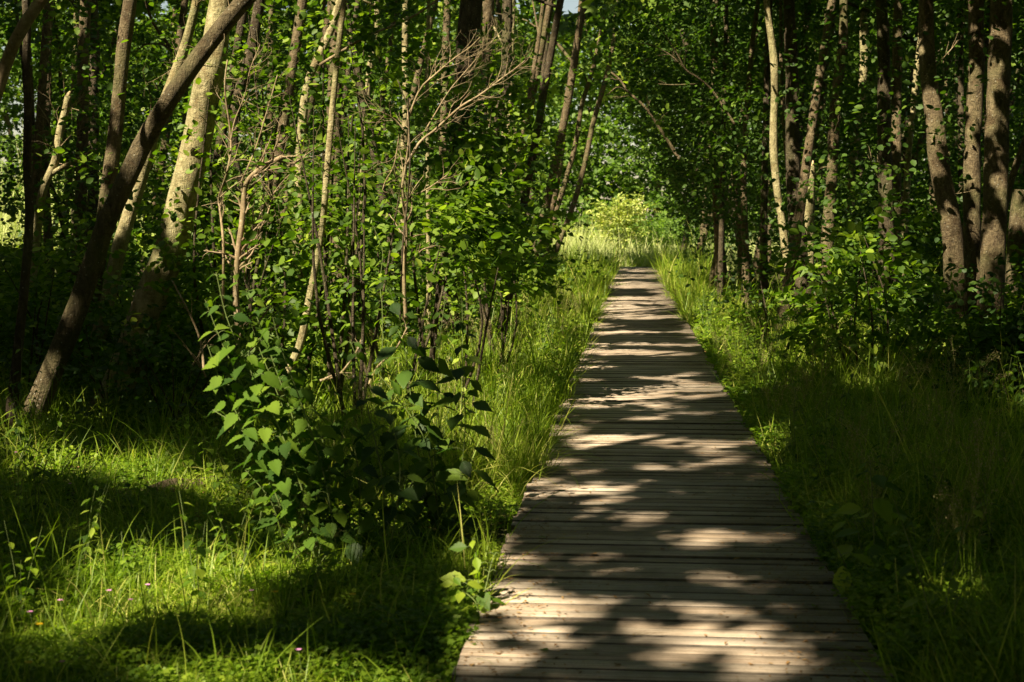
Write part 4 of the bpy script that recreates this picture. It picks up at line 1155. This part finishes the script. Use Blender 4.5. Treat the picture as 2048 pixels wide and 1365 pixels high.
def weeds(n, sfun, seed, text, group, base):
    g = np.random.default_rng(seed); out = []
    for _ in range(3000):
        if len(out) >= n: break
        x, y = sfun(g)
        if abs(x - pathx(y)) < .98: continue
        if all((x - a) ** 2 + (y - b) ** 2 > .3 ** 2 for a, b in out): out.append((x, y))
    out.sort(key=lambda q: q[0] / q[1])
    for i, (x, y) in enumerate(out):
        k = int(g.integers(0, 4))
        o = wp[k] if k not in wused else copy_tree(wp[k])
        wused.add(k)
        o.location = (x, y, GZ); o.rotation_euler[2] = g.uniform(0, 6.28); q = g.uniform(.7, 1.15); o.scale = (q, q, q)
        tag(o, text % ORD[i], 'weed', group)


weeds(40, lambda g: (lambda y: (pathx(y) + g.uniform(1.0, 1.0 + .2 * y), y))(g.uniform(5.2, 12)), 61, 'leafy weed in the tall growth right of the boardwalk, %s from the left', 'leafy weeds right of the boardwalk', 0)
weeds(34, lambda g: (lambda y: (pathx(y) + g.uniform(.99, 1.35), y))(g.uniform(5.6, 26)), 64, 'leafy weed close against the right plank edge, %s from the left', 'leafy weeds against the right plank edge', 0)
weeds(30, lambda g: (lambda y: (pathx(y) - g.uniform(.98, 2.2), y))(g.uniform(6.2, 22)), 62, 'leafy weed in the bright verge along the left plank edge, %s from the left', 'leafy weeds in the left verge', 0)
weeds(40, lambda g: (lambda y: (((g.uniform(0, 900) - 1024) / F * y), y))(g.uniform(5.6, 12)), 63, 'leafy weed on the shaded ground of the left foreground, %s from the left', 'leafy weeds in the left foreground', 0)


# ------------------------------------------------------------------ dead branches
def dead(name, label, Y, lines, seed, matl=M_TWIG, part='branch', subs=.5, side=.28):
    g = np.random.default_rng(seed)
    p0 = P(*lines[0][0][0], Y); base = A([p0[0], Y, GZ]); e = empty(name, base); tag(e, label, 'dead branch')
    for li, (ln, w0, w1) in enumerate(lines):
        mb = MB()
        pts = [P(a, b, Y + .05 * g.normal() + li * .02) for a, b in ln]
        rad = np.linspace(w0, w1, len(pts)) * Y / F / 2
        q, r = tube(mb, pts, rad, 7, len(pts) * 7, .08, g)
        T = nz(np.gradient(q, axis=0))
        for i in range(len(q) // 4, len(q)):
            if g.random() < subs:
                sd = nz(np.cross(T[i], A([0, 1, 0]) + g.normal(0, .4, 3))) * (1 if g.random() < .5 else -1)
                twig(mb, q[i], T[i] * .9 + sd * .7, side * g.uniform(.4, 1.2), max(r[i] * .5, .0018), g, 1)
        mb.build(part, matl, e, base, True)
    return e


dead('dead_shrub', 'large bare dead shrub with pale branches fanning up to the right, centre of the wood', 12,
     [([(812, 640), (808, 560), (812, 460), (805, 380), (812, 330), (818, 270), (815, 210)], 9, 3),
      ([(812, 330), (840, 285), (870, 260), (920, 215), (960, 190), (1000, 160), (1030, 138), (1058, 115)], 6.5, 2.2),
      ([(815, 240), (840, 180), (870, 150), (905, 120), (940, 95), (960, 75)], 5, 2),
      ([(850, 262), (875, 220), (900, 180), (925, 150), (960, 110), (1005, 60)], 3.2, 1.2),
      ([(808, 260), (790, 240), (765, 225), (740, 218)], 3, 1.5),
      ([(800, 262), (788, 330), (772, 360), (765, 380)], 3, 1.5),
      ([(832, 390), (860, 375), (895, 350)], 4, 2)], 601, subs=.5, side=.34)
dead('dead_branch', 'long bare branch crossing the top of the wood above the dead shrub', 13,
     [([(640, 130), (690, 99), (740, 70), (790, 50), (840, 25), (885, -10), (930, -60)], 6, 4)], 602, subs=.1)
dead('dead_shrub', 'dead reddish twiggy shrub close behind the pale leaning trunk', 12.2,
     [([(478, 660), (472, 590), (476, 510), (485, 440), (489, 386), (496, 362), (520, 338), (542, 325), (566, 314)], 14, 9),
      ([(445, 640), (447, 500), (440, 420), (438, 395), (455, 340), (462, 280), (450, 180), (455, 120)], 6, 3),
      ([(462, 280), (470, 240), (490, 190), (500, 140), (520, 90)], 3, 1.5),
      ([(440, 395), (470, 370), (520, 345), (580, 330), (640, 290)], 3, 1.5),
      ([(490, 560), (500, 480), (520, 430), (560, 370), (600, 330)], 4, 1.5),
      ([(500, 500), (530, 440), (545, 400), (560, 390)], 4, 1.5),
      ([(480, 370), (510, 300), (535, 220), (555, 150)], 4, 2)], 603, subs=.42, side=.34)
dead('dead_branch', 'bundle of bare sunlit stalks standing in the shade beside the thick leaning base', 10.8,
     [([(408, 740), (400, 680), (375, 620), (343, 560)], 6, 3), ([(400, 735), (370, 690), (335, 650)], 3, 1.5), ([(385, 730), (420, 680), (455, 655)], 3, 1.5), ([(412, 755), (395, 720), (366, 690)], 4, 2)], 604, subs=.12, side=.15)
dead('dead_branch', 'snapped orange-brown sticks slanting through the undergrowth behind the heart-leaved plant', 10.6,
     [([(475, 690), (490, 650), (520, 615), (545, 590)], 5, 3), ([(500, 700), (535, 665), (560, 650)], 8, 5), ([(520, 640), (545, 610)], 4, 2)], 605, subs=.1, side=.12)
dead('fallen_branch', 'fallen forked branch lying on the bright grass under the middle undergrowth', 12.5,
     [([(640, 762), (680, 748), (715, 700), (722, 680)], 6, 3), ([(650, 758), (675, 748), (705, 746)], 5, 2), ([(735, 775), (755, 735), (790, 700), (815, 655)], 6, 3)], 606, subs=.12, side=.15)
dead('dead_branch', 'bare pale branch hanging over the path from the dark right thicket', 22,
     [([(1470, 250), (1425, 182), (1395, 155), (1372, 140), (1355, 110), (1330, 70), (1300, 40)], 5, 1.5), ([(1372, 140), (1340, 110), (1300, 90), (1270, 88)], 3, 1.5), ([(1395, 168), (1350, 170), (1310, 168)], 3, 1.2)], 607, M_BARK, subs=.16, side=.4)
dead('dead_branch', 'long thin grey branch slanting down through the dark foliage over the path', 26,
     [([(1360, 320), (1320, 258), (1290, 215), (1258, 185), (1240, 160), (1222, 145)], 7, 3), ([(1258, 185), (1235, 175), (1215, 190)], 3, 1.5)], 608, M_BARK, subs=.12, side=.5)
dead('dead_branch', 'dark leafless branch curving up in front of the sunlit leaves', 11.5,
     [([(800, 640), (805, 500), (815, 400), (820, 330), (818, 260), (815, 215), (795, 160)], 4, 2)], 609, M_DARK, subs=.1)
dead('dead_branch', 'bare thin twigs sprouting beside the snapped pale trunk', 16,
     [([(110, 300), (95, 240), (60, 190)], 3, 1.5), ([(115, 270), (90, 262), (70, 270)], 2.5, 1.2), ([(135, 225), (150, 205), (158, 195)], 2.5, 1.2)], 610, subs=.3)

# fallen log in the left shade
mb = MB(); lg = [P(300, 995, 8.9), P(345, 985, 9.0), P(385, 975, 9.1), P(430, 968, 9.3)]
for q in lg: q[2] = GZ + .05
lg[1][2] += .02
base = lg[0]; e = empty('fallen_log', base); tag(e, 'short rotting brown log half hidden in the grass left of the heart-leaved plant', 'log')
tube(mb, lg, [.05, .06, .055, .04], 10, 20, .15); mb.build('log', M_BARK, e, base, True)

# ------------------------------------------------------------------ grass, herbs
g = np.random.default_rng(77)


def ground_samples(n, prange, yrange, seed, gamma=1.):
    g = np.random.default_rng(seed)
    r0, r1 = 4977 / yrange[1] + 455, 4977 / yrange[0] + 455
    py = r0 + (r1 - r0) * g.random(n) ** gamma
    y = 4977 / (py - 455); px = g.uniform(prange[0], prange[1], n); x = (px - 1024) / F * y
    return x, y, g


def on_path(x, y, m=0.):
    return (np.abs(x - pathx(y)) < .80 + m) & (y < 58.3)


def grass(name, label, n, prange, yrange, seed, hfun, mat_, tm, wmul=1., lean=.25, thr=None, clump=.06, gamma=1.):
    x, y, g = ground_samples(n, prange, yrange, seed, gamma)
    # gather blades in tufts
    cl = clump * np.clip(y / 10, .6, 3)
    cx, cy = np.round(x / (cl * 3)) * cl * 3, np.round(y / (cl * 3)) * cl * 3
    jx, jy = vnoise(cx * 13.1, cy * 13.1) - .5, vnoise(cx * 7.7 + 80, cy * 17.1) - .5
    x = x + (cx + jx * cl * 3 - x) * .45; y = y + (cy + jy * cl * 3 - y) * .45
    keep = ~on_path(x, y, -.07 * (g.random(n) < .35))
    if thr is not None: keep &= g.random(n) < thr(x, y)
    x, y = x[keep], y[keep]; N = len(x)
    h = hfun(x, y) * g.uniform(.45, 1.25, N) * np.where(g.random(N) < .12, g.uniform(1.4, 2.3, N), 1)
    w = (.0036 + .00030 * y) * wmul * g.uniform(.7, 1.3, N)
    z = gheight(x, y) - .01
    yaw = g.uniform(0, 2 * math.pi, N)
    up = np.stack([g.normal(0, lean, N), g.normal(0, lean, N), np.ones(N)], -1); up = nz(up)
    f = np.stack([np.cos(yaw), np.sin(yaw), np.zeros(N)], -1)
    yv = nz(f - up * (f * up).sum(-1, keepdims=True)); xv = np.cross(yv, up)
    R = np.stack([xv, yv, up], -1)
    k = g.integers(0, len(tm), N)
    rnd = np.clip(.32 + .45 * vnoise(x * 1.5, y * 1.5) * .9 + g.normal(0, .17, N), 0, 1)
    rnd = np.where(g.random(N) < .06, 1., rnd)
    mb = MB()
    pos = np.stack([x, y, z], -1)
    # tops that would hang over the planks are cut back
    for i, t in enumerate(tm):
        m = k == i
        mb.inst(t, pos[m], R[m], np.stack([w[m], h[m] * 1.15, h[m] * 1.15], -1), rnd[m])
    o = mb.build(name, mat_); tag(o, label, 'grass', kind='stuff')
    return o


def hs_left(x, y):
    d = pathx(y) - x
    h = .15 + .2 * vnoise(x * 1.1 + 5, y * 1.1)
    h = np.where((d > .7) & (d < 2.4) & (y > 8), .26 + .16 * vnoise(x, y), h)
    return h * np.interp(y, [5, 12, 30, 50], [.85, 1.0, 1.15, 1.5])


def hs_right(x, y):
    d = x - pathx(y)
    return (.24 + .36 * vnoise(x * .9 + 15, y * .9)) * np.interp(d, [.7, 1.0, 1.8], [.22, .6, 1.0])


grass('grass', 'fresh green grass and clearings on the ground left of the boardwalk', 56000, (-120, 1330), (4.6, 11), 701, hs_left, M_GRASS, BL_NEAR, thr=lambda x, y: np.clip(1.8 * fnoise(x * .9, y * .9) - .25, .12, 1))
grass('verge_grass', 'bright grass verge along the left edge of the boardwalk', 70000, (560, 1330), (9, 26), 702, hs_left, M_GRASS, BL_NEAR, thr=lambda x, y: np.where(pathx(y) - x < 3.2, .9, .3))
grass('shaded_grass', 'shaded grass under the leaning trunks', 18000, (-120, 900), (11, 30), 703, lambda x, y: .2 + .2 * vnoise(x, y), M_GRASS, BL_FAR)
grass('tall_grass', 'tall shaded grass on the ground right of the boardwalk', 90000, (1180, 2200), (4.6, 13), 704, hs_right, M_GRASS, BL_NEAR, lean=.32)
grass('tall_verge_grass', 'tall seeding grass along the right edge of the boardwalk farther on', 62000, (1240, 2000), (12, 34), 705, hs_right, M_GRASS, BL_NEAR, lean=.3)
grass('distant_grass', 'grass of the clearing round the far end of the boardwalk', 44000, (1000, 1420), (24, 66), 706, lambda x, y: (.35 + .35 * vnoise(x * .5, y * .5)) * np.interp(y, [40, 52, 66], [1, 1.7, 1.9]), M_GRASS, BL_FAR, wmul=1.1)
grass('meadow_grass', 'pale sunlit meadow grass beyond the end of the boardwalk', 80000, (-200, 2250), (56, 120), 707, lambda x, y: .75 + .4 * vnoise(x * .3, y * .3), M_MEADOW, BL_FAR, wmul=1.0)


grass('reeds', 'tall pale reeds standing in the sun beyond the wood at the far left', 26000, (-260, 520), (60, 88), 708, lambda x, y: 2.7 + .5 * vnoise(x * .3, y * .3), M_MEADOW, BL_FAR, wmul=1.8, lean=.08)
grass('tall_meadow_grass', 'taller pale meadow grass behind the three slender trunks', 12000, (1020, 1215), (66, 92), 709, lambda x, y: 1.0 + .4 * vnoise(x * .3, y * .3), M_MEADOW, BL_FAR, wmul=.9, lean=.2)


def herbs(name, label, n, prange, yrange, seed, size, hz, mat_, tmpl=LEAF_S, thr=.45, gamma=1.):
    x, y, g = ground_samples(n, prange, yrange, seed, gamma)
    k = ~on_path(x, y, -.05) & (fnoise(x * 1.4 + 33, y * 1.4) > thr - .12 * g.random(n))
    x, y = x[k], y[k]; N = len(x)
    hm = fnoise(x * 2.2, y * 2.2)
    z = gheight(x, y) + hz * hm * g.uniform(.1, 1.1, N)
    pos = np.stack([x, y, z], -1)
    s = size * g.uniform(.5, 1.3, N) * np.interp(y, [5, 12, 40], [1, 1.3, 3])
    a = g.uniform(0, 6.28, N); ax = np.stack([np.cos(a), np.sin(a), g.normal(0, .3, N)], -1)
    nn = A([0, 0, 1.])[None] + g.normal(0, .38, (N, 3))
    mb = MB(); mb.inst(tmpl, pos, frames(ax, nn), s, np.clip(vnoise(x * 2, y * 2) * .6 + g.random(N) * .5, 0, 1))
    o = mb.build(name, mat_); tag(o, label, 'ground plants', kind='stuff')


TRIF = (A([[0, 0, 0], [-.25, .25, .03], [-.5, .3, 0], [-.28, .5, .02], [-.22, .85, 0], [0, .6, .04], [.12, 1, 0], [.25, .65, 0], [.55, .5, 0], [.3, .3, .03], [.3, .05, 0]]),
        [(0, 3, 2, 1), (0, 5, 4, 3), (0, 7, 6, 5), (0, 9, 8, 7), (0, 10, 9)])
herbs('ground_herbs', 'small lobed herb leaves covering the ground left of the boardwalk', 110000, (-120, 1330), (4.6, 16), 711, .028, .22, M_HERB, TRIF, .42)
herbs('verge_herbs', 'low leafy herbs in the verge right of the boardwalk', 110000, (1180, 2200), (4.6, 20), 712, .028, .42, M_HERB, TRIF, .38)
herbs('woodland_herbs', 'low leafy ground cover under the trees', 60000, (-120, 2200), (13, 45), 713, .04, .38, M_LEAF, LEAF_S, .38)
herbs('leaf_litter', 'brown fallen leaves and litter on the wood floor', 9000, (-120, 2200), (4.6, 30), 714, .03, .03, M_BROWN, LEAF_S, .45)
print('grass done')


# ------------------------------------------------------------------ seed grasses, flowers, debris
def seed_grass(seed):
    g = np.random.default_rng(seed); e = empty('seed_grass', (0, 0, 0)); z0 = A([0, 0, 0.])
    for k in range(5):
        st = MB(); a = g.uniform(0, 6.28); o = g.uniform(.05, .25); h = g.uniform(.5, .8)
        pts = [z0 + g.normal(0, .015, 3) * A([1, 1, 0]), A([math.cos(a) * o * .3, math.sin(a) * o * .3, h * .5]), A([math.cos(a) * o, math.sin(a) * o, h]), A([math.cos(a) * o * 1.5, math.sin(a) * o * 1.5, h * 1.03])]
        q, r = tube(st, pts, [.0016, .0014, .001, .0007], 4, 16, cap=False)
        s = st.build('stalk', M_GRASS, e, None)
        hd = MB(); N = 46
        idx = g.integers(10, 16, N); off = g.normal(0, .016, (N, 3)); pos = q[idx] + off
        tube(hd, [q[9], q[12], q[15]], [.0012, .001, .0006], 3, 8, cap=False)
        for j in range(N):      # each spikelet on its own fine stalk
            hd.add(np.array([q[idx[j] - 1], q[idx[j] - 1] + [.0008, 0, 0], pos[j]]), [0, 1, 2], [3])
        ax = nz(q[15] - q[8])[None] + g.normal(0, .5, (N, 3)); nn = g.normal(0, 1, (N, 3))
        hd.inst(LEAF_N, pos, frames(ax, nn), g.uniform(.008, .016, N), g.random(N))
        hd.build('seed_head', M_SEED, s, None)
    lm = MB(); N = 16
    yaw = g.uniform(0, 6.28, N); f = np.stack([np.cos(yaw), np.sin(yaw), np.zeros(N)], -1)
    up = nz(np.stack([g.normal(0, .2, N), g.normal(0, .2, N), np.ones(N)], -1)); yv = nz(f - up * (f * up).sum(-1, keepdims=True))
    lm.inst(BL_NEAR[2], np.zeros((N, 3)), np.stack([np.cross(yv, up), yv, up], -1), np.stack([np.full(N, .006), g.uniform(.25, .55, N), g.uniform(.25, .55, N)], -1), g.random(N))
    lm.build('leaf_blade', M_GRASS, e, None)
    return e


protos = [seed_grass(800 + k) for k in range(3)]
spots = [(1552, 960, 'nearest tuft of pale seeding grass at the right plank edge'), (1590, 975, 'tuft of pale seeding grass just behind the nearest one at the right edge'),
         (1475, 800, 'pale seeding grass tuft leaning over the planks at the right, midway'), (1440, 770, 'slender seeding tuft beside the low lit plant at the right edge'),
         (1350, 640, 'pale arching seed grass where the right edge narrows'), (1335, 610, 'farthest pale arching seed grass tuft on the right edge'),
         (1120, 720, 'seeding grass tuft in the bright left verge nearest the planks'), (1060, 705, 'seeding grass tuft in the middle of the bright left verge'),
         (1000, 690, 'seeding grass tuft at the wood side of the bright left verge'), (1090, 655, 'second row seeding grass tuft in the left verge'), (1150, 640, 'far seeding tuft beside the left plank edge'),
         (1020, 650, 'seeding tuft before the bush with raised shoots'), (960, 745, 'seeding tuft near the tall dark plant in the sunlit grass'),
         (1700, 820, 'shaded seeding tuft in the tall right grass, upper one'), (1850, 1000, 'shaded seeding tuft in the tall right grass, middle one'), (1950, 1300, 'shaded seeding tuft in the bottom right corner'),
         (1880, 1240, 'dim seeding tuft left of the bottom right corner'), (1650, 900, 'seeding tuft above the dim leafy plant at right'), (1780, 740, 'seeding tuft in front of the broad lit bush at right'),
         (560, 1290, 'dark seeding stalk low in the left foreground clearing'), (30, 1080, 'seeding tuft at the left border of the clearing')]
for k, (px, py, lab) in enumerate(spots):
    y = 4977 / (py - 455); x = (px - 1024) / F * y
    o = protos[k] if k < 3 else copy_tree(protos[k % 3])
    o.location = (x, y, GZ); o.rotation_euler[2] = RNG.uniform(0, 6.28); sc = RNG.uniform(.75, 1.1); o.scale = (sc, sc, sc * RNG.uniform(.85, 1.05))
    tag(o, lab, 'grass tuft', 'seeding grass tufts')


for (n, side, seed, text, group) in ((34, 1, 71, 'pale seeding grass clump in the right verge, %s from the left', 'seeding grass in the right verge'), (30, -1, 72, 'pale seeding grass clump in the left verge, %s from the left', 'seeding grass in the left verge')):
    g = np.random.default_rng(seed)
    q = []
    for _ in range(n):
        y = 5.6 + 16 * g.random() ** 1.7 if side > 0 else g.uniform(8, 26); d = g.uniform(.95, 1.0 + .14 * y) if side > 0 else g.uniform(.95, 2.6)
        q.append((pathx(y) + side * d, y))
    q.sort(key=lambda a: a[0] / a[1])
    for i, (x, y) in enumerate(q):
        o = copy_tree(protos[i % 3]); o.location = (x, y, GZ); o.rotation_euler[2] = g.uniform(0, 6.28); k = g.uniform(.7, 1.15); o.scale = (k, k, k)
        tag(o, text % ORD[i], 'grass tuft', group)


def flower(kind, h, s):
    e = empty(kind + '_flower', (0, 0, 0)); m = MB(); N = 5
    a = np.arange(N) * 2 * math.pi / N; ax = np.stack([np.cos(a), np.sin(a), np.full(N, .25)], -1)
    m.inst(LEAF_S, np.tile(A([0, 0, h]), (N, 1)), frames(ax, np.tile(A([0, -.4, 1.]), (N, 1))), np.full(N, s) * 1., np.linspace(0, 1, N))
    m.build('petals', M_PETY if kind == 'yellow' else M_PETP, e)
    st = MB(); tube(st, [A([0, 0, 0.]), A([.01, 0, h * .5]), A([0, 0, h])], [.0015, .0012, .001], 4, 6); st.build('stem', M_STEM, e)
    return e


fy, fp = flower('yellow', .2, .016), flower('pink', .17, .013)
fl = [('y', 541, 1195, 'orange-yellow flower in the grass below the heart-leaved plant'), ('y', 36, 1342, 'yellow flower in the bottom left corner'), ('y', 700, 1200, 'yellow flower low between the dark plant and the clearing'),
      ('y', 1442, 592, 'upper of two yellow flowers in the far right verge'), ('y', 1420, 640, 'yellow flower in the lit right verge above the low lit plant'), ('y', 1805, 672, 'yellow flower before the right trunks, right-hand one'),
      ('y', 1742, 675, 'yellow flower before the right trunks, left-hand one'), ('y', 1625, 750, 'yellow flower in the shaded tall grass right of the low lit plant'), ('y', 1972, 1240, 'yellow flower in the dark bottom right grass'),
      ('y', 60, 1262, 'yellow flower near the left border of the clearing'), ('y', 1535, 690, 'yellow flower behind the low lit plant on the right'), ('y', 1450, 605, 'lower of two yellow flowers in the far right verge'),
      ('p', 104, 1212, 'pink flower at the left part of the sunny clearing'), ('p', 204, 1192, 'pink flower near the middle of the sunny clearing'), ('p', 494, 1192, 'pink flower just left of the orange-yellow one'),
      ('p', 588, 1315, 'pink flower at the bottom below the heart-leaved plant'), ('p', 22, 908, 'pink flower beside the nettle-like plant'), ('p', 42, 1236, 'pale pink flower at the left border'),
      ('p', 104, 1340, 'pink flower close to the bottom left yellow flower'), ('p', 130, 972, 'small pink flower at the edge of the deep shade'), ('p', 283, 1180, 'pink flower right of the middle of the clearing'), ('p', 248, 1211, 'dim pink flower in the shaded middle of the clearing')]
seen = set()
for kd, px, py, lab in fl:
    h = .2 if kd == 'y' else .17
    y = (1.6 - GZ - h) * F / (py - 455); x = (px - 1024) / F * y
    pr = fy if kd == 'y' else fp
    o = pr if kd not in seen else copy_tree(pr)
    seen.add(kd); o.location = (x, y, GZ); o.rotation_euler[2] = RNG.uniform(-.6, .6)
    o.scale = (1, 1, 1)
    tag(o, lab, 'flower', 'yellow flowers' if kd == 'y' else 'pink flowers')

# small leaves and bits lying on the planks
deb = [(1085, 1085, 'g'), (1110, 870, 'g'), (1330, 1110, 'b'), (1395, 997, 'b'), (1640, 1228, 'g'), (1128, 765, 'b'), (1222, 690, 'g'), (1355, 790, 'g'), (1545, 1240, 'b'), (1300, 1205, 'b'), (1190, 1120, 'b'), (1480, 1130, 'b'), (1090, 1320, 'g'), (1240, 1350, 'b')]
words = ['beside the left plank edge by the small bright plant', 'at the left plank edge under the bright verge', 'in the dark middle of the near planks', 'in the shade right of the middle', 'near the lower right plank edge', 'far up by the left plank edge', 'on the far planks left of the middle', 'on the far planks right of the middle', 'in a light patch near the lower right', 'in the light of the lowest middle', 'in the shadow left of the middle', 'in the shadow near the right edge', 'in the bottom left light patch', 'at the very bottom of the planks']
lf = MB(); lf.inst(OVATE, A([[0, -.5, 0.]]) * .04, frames(A([[0, 1., 0]]), A([[0, 0, 1.]])), A([.045]), A([.5]))
pg = lf.build('fallen_leaf', M_HERB); pb = None
first = True
lf2 = MB(); lf2.inst(OVATE, A([[0, -.5, 0.]]) * .04, frames(A([[0, 1., 0]]), A([[0, 0, 1.]])), A([.045]), A([.5]))
pb = lf2.build('fallen_leaf', M_BROWN)
used = set()
for (px, py, kd), wd in zip(deb, words):
    y = 1.6 * F / (py - 455); x = (px - 1024) / F * y
    pr = pg if kd == 'g' else pb
    o = pr if kd not in used else pr.copy()
    if kd in used: C.objects.link(o)
    used.add(kd); o.location = (x, y, .013); o.rotation_euler = (RNG.uniform(-.2, .2), RNG.uniform(-.3, .3), RNG.uniform(0, 6.28))
    tag(o, ('fallen green leaf ' if kd == 'g' else 'fallen brown leaf ') + wd, 'leaf', 'leaves fallen on the boardwalk')

for i, (px, py, L_, wd) in enumerate([(1150, 1010, .22, 'by the left plank edge halfway up'), (1560, 1060, .3, 'near the right plank edge in a light patch'), (1250, 1290, .18, 'in the bottom light patches'), (1360, 860, .25, 'across the bright band of the middle planks'), (1200, 760, .2, 'on the dark upper planks at left')]):
    y = 1.6 * F / (py - 455); x = (px - 1024) / F * y
    mb = MB(); gg = np.random.default_rng(900 + i); twig(mb, (0, 0, .007), (gg.normal(), gg.normal() * .5, 0), L_, .004, gg, 1, .25)
    for q in mb.v: q[:, 2] = np.abs(q[:, 2] - .007) * .25 + .004
    o = mb.build('fallen_twig', M_TWIG, None, A([0, 0, 0.])); o.location = (x, y, .003)
    tag(o, 'small dry twig lying ' + wd, 'twig', 'twigs fallen on the boardwalk')

g = np.random.default_rng(5); N = 2600
y = 1.6 * F / (g.uniform(520, 1420, N) - 455); side = np.where(g.random(N) < .5, 1, -1)
x = pathx(y) + side * (.77 - np.abs(g.normal(0, .26, N)))
k = np.abs(x - pathx(y)) < .77; x, y = x[k], y[k]; N = len(x)
mb = MB(); mb.inst(LEAF_N, np.stack([x, y, np.full(N, .006) + g.random(N) * .004], -1), frames(np.stack([g.normal(0, 1, N), g.normal(0, 1, N), g.normal(0, .08, N)], -1), A([0, 0, 1.]) + g.normal(0, .12, (N, 3))), g.uniform(.008, .03, N), g.random(N))
tag(mb.build('plank_litter', M_BROWN), 'tiny dry leaf scraps and bits lying along the plank edges', 'litter', kind='stuff')

# ------------------------------------------------------------------ light, world, camera
sc = bpy.context.scene
w = bpy.data.worlds.new('World'); sc.world = w; w.use_nodes = True
nt = w.node_tree; nt.nodes.clear()
sky = nt.nodes.new('ShaderNodeTexSky'); sky.sky_type = 'NISHITA'; sky.sun_disc = False
sky.sun_elevation = EL; sky.sun_rotation = math.atan2(S[0], S[1]) % (2 * math.pi)
bg = nt.nodes.new('ShaderNodeBackground'); bg.inputs[1].default_value = .05
ow = nt.nodes.new('ShaderNodeOutputWorld')
wm = nt.nodes.new('ShaderNodeMix'); wm.data_type = 'RGBA'; wm.blend_type = 'MULTIPLY'; wm.inputs[0].default_value = 1
wm.inputs[7].default_value = (1, .84, .66, 1)
nt.links.new(sky.outputs[0], wm.inputs[6]); nt.links.new(wm.outputs[2], bg.inputs[0]); nt.links.new(bg.outputs[0], ow.inputs[0])

ld = bpy.data.lights.new('sun', 'SUN'); ld.energy = 5.0; ld.angle = R_(.53); ld.color = (1, .87, .63)
lo = bpy.data.objects.new('sun', ld); C.objects.link(lo); lo.location = (-20, -15, 30)
lo.rotation_euler = Vector(S).to_track_quat('Z', 'Y').to_euler()

cd = bpy.data.cameras.new('camera'); cam = bpy.data.objects.new('camera', cd); C.objects.link(cam)
cd.sensor_width = 36; cd.lens = F * 36 / 2048; cd.clip_end = 2000; cd.clip_start = .1
cam.location = (0, 0, EYE); cam.rotation_euler = (math.pi / 2 - TH, 0, 0)
cd.dof.use_dof = True; cd.dof.focus_distance = 12.5; cd.dof.aperture_fstop = 4.5
sc.camera = cam

sc.view_settings.view_transform = 'Standard'; sc.view_settings.look = 'None'
sc.view_settings.exposure = 1.7; sc.view_settings.gamma = 1; sc.view_settings.use_curve_mapping = False
cy = sc.cycles
cy.max_bounces = 7; cy.diffuse_bounces = 2; cy.glossy_bounces = 1; cy.transmission_bounces = 4; cy.transparent_max_bounces = 4
cy.caustics_reflective = False; cy.caustics_refractive = False
cy.use_denoising = True
try:
    cy.denoiser = 'OPENIMAGEDENOISE'
except Exception: pass
cy.sample_clamp_indirect = 4
sc.render.use_persistent_data = False
tot = sum(len(o.data.polygons) for o in sc.objects if o.type == 'MESH')
print('faces', tot, 'objects', len(sc.objects))
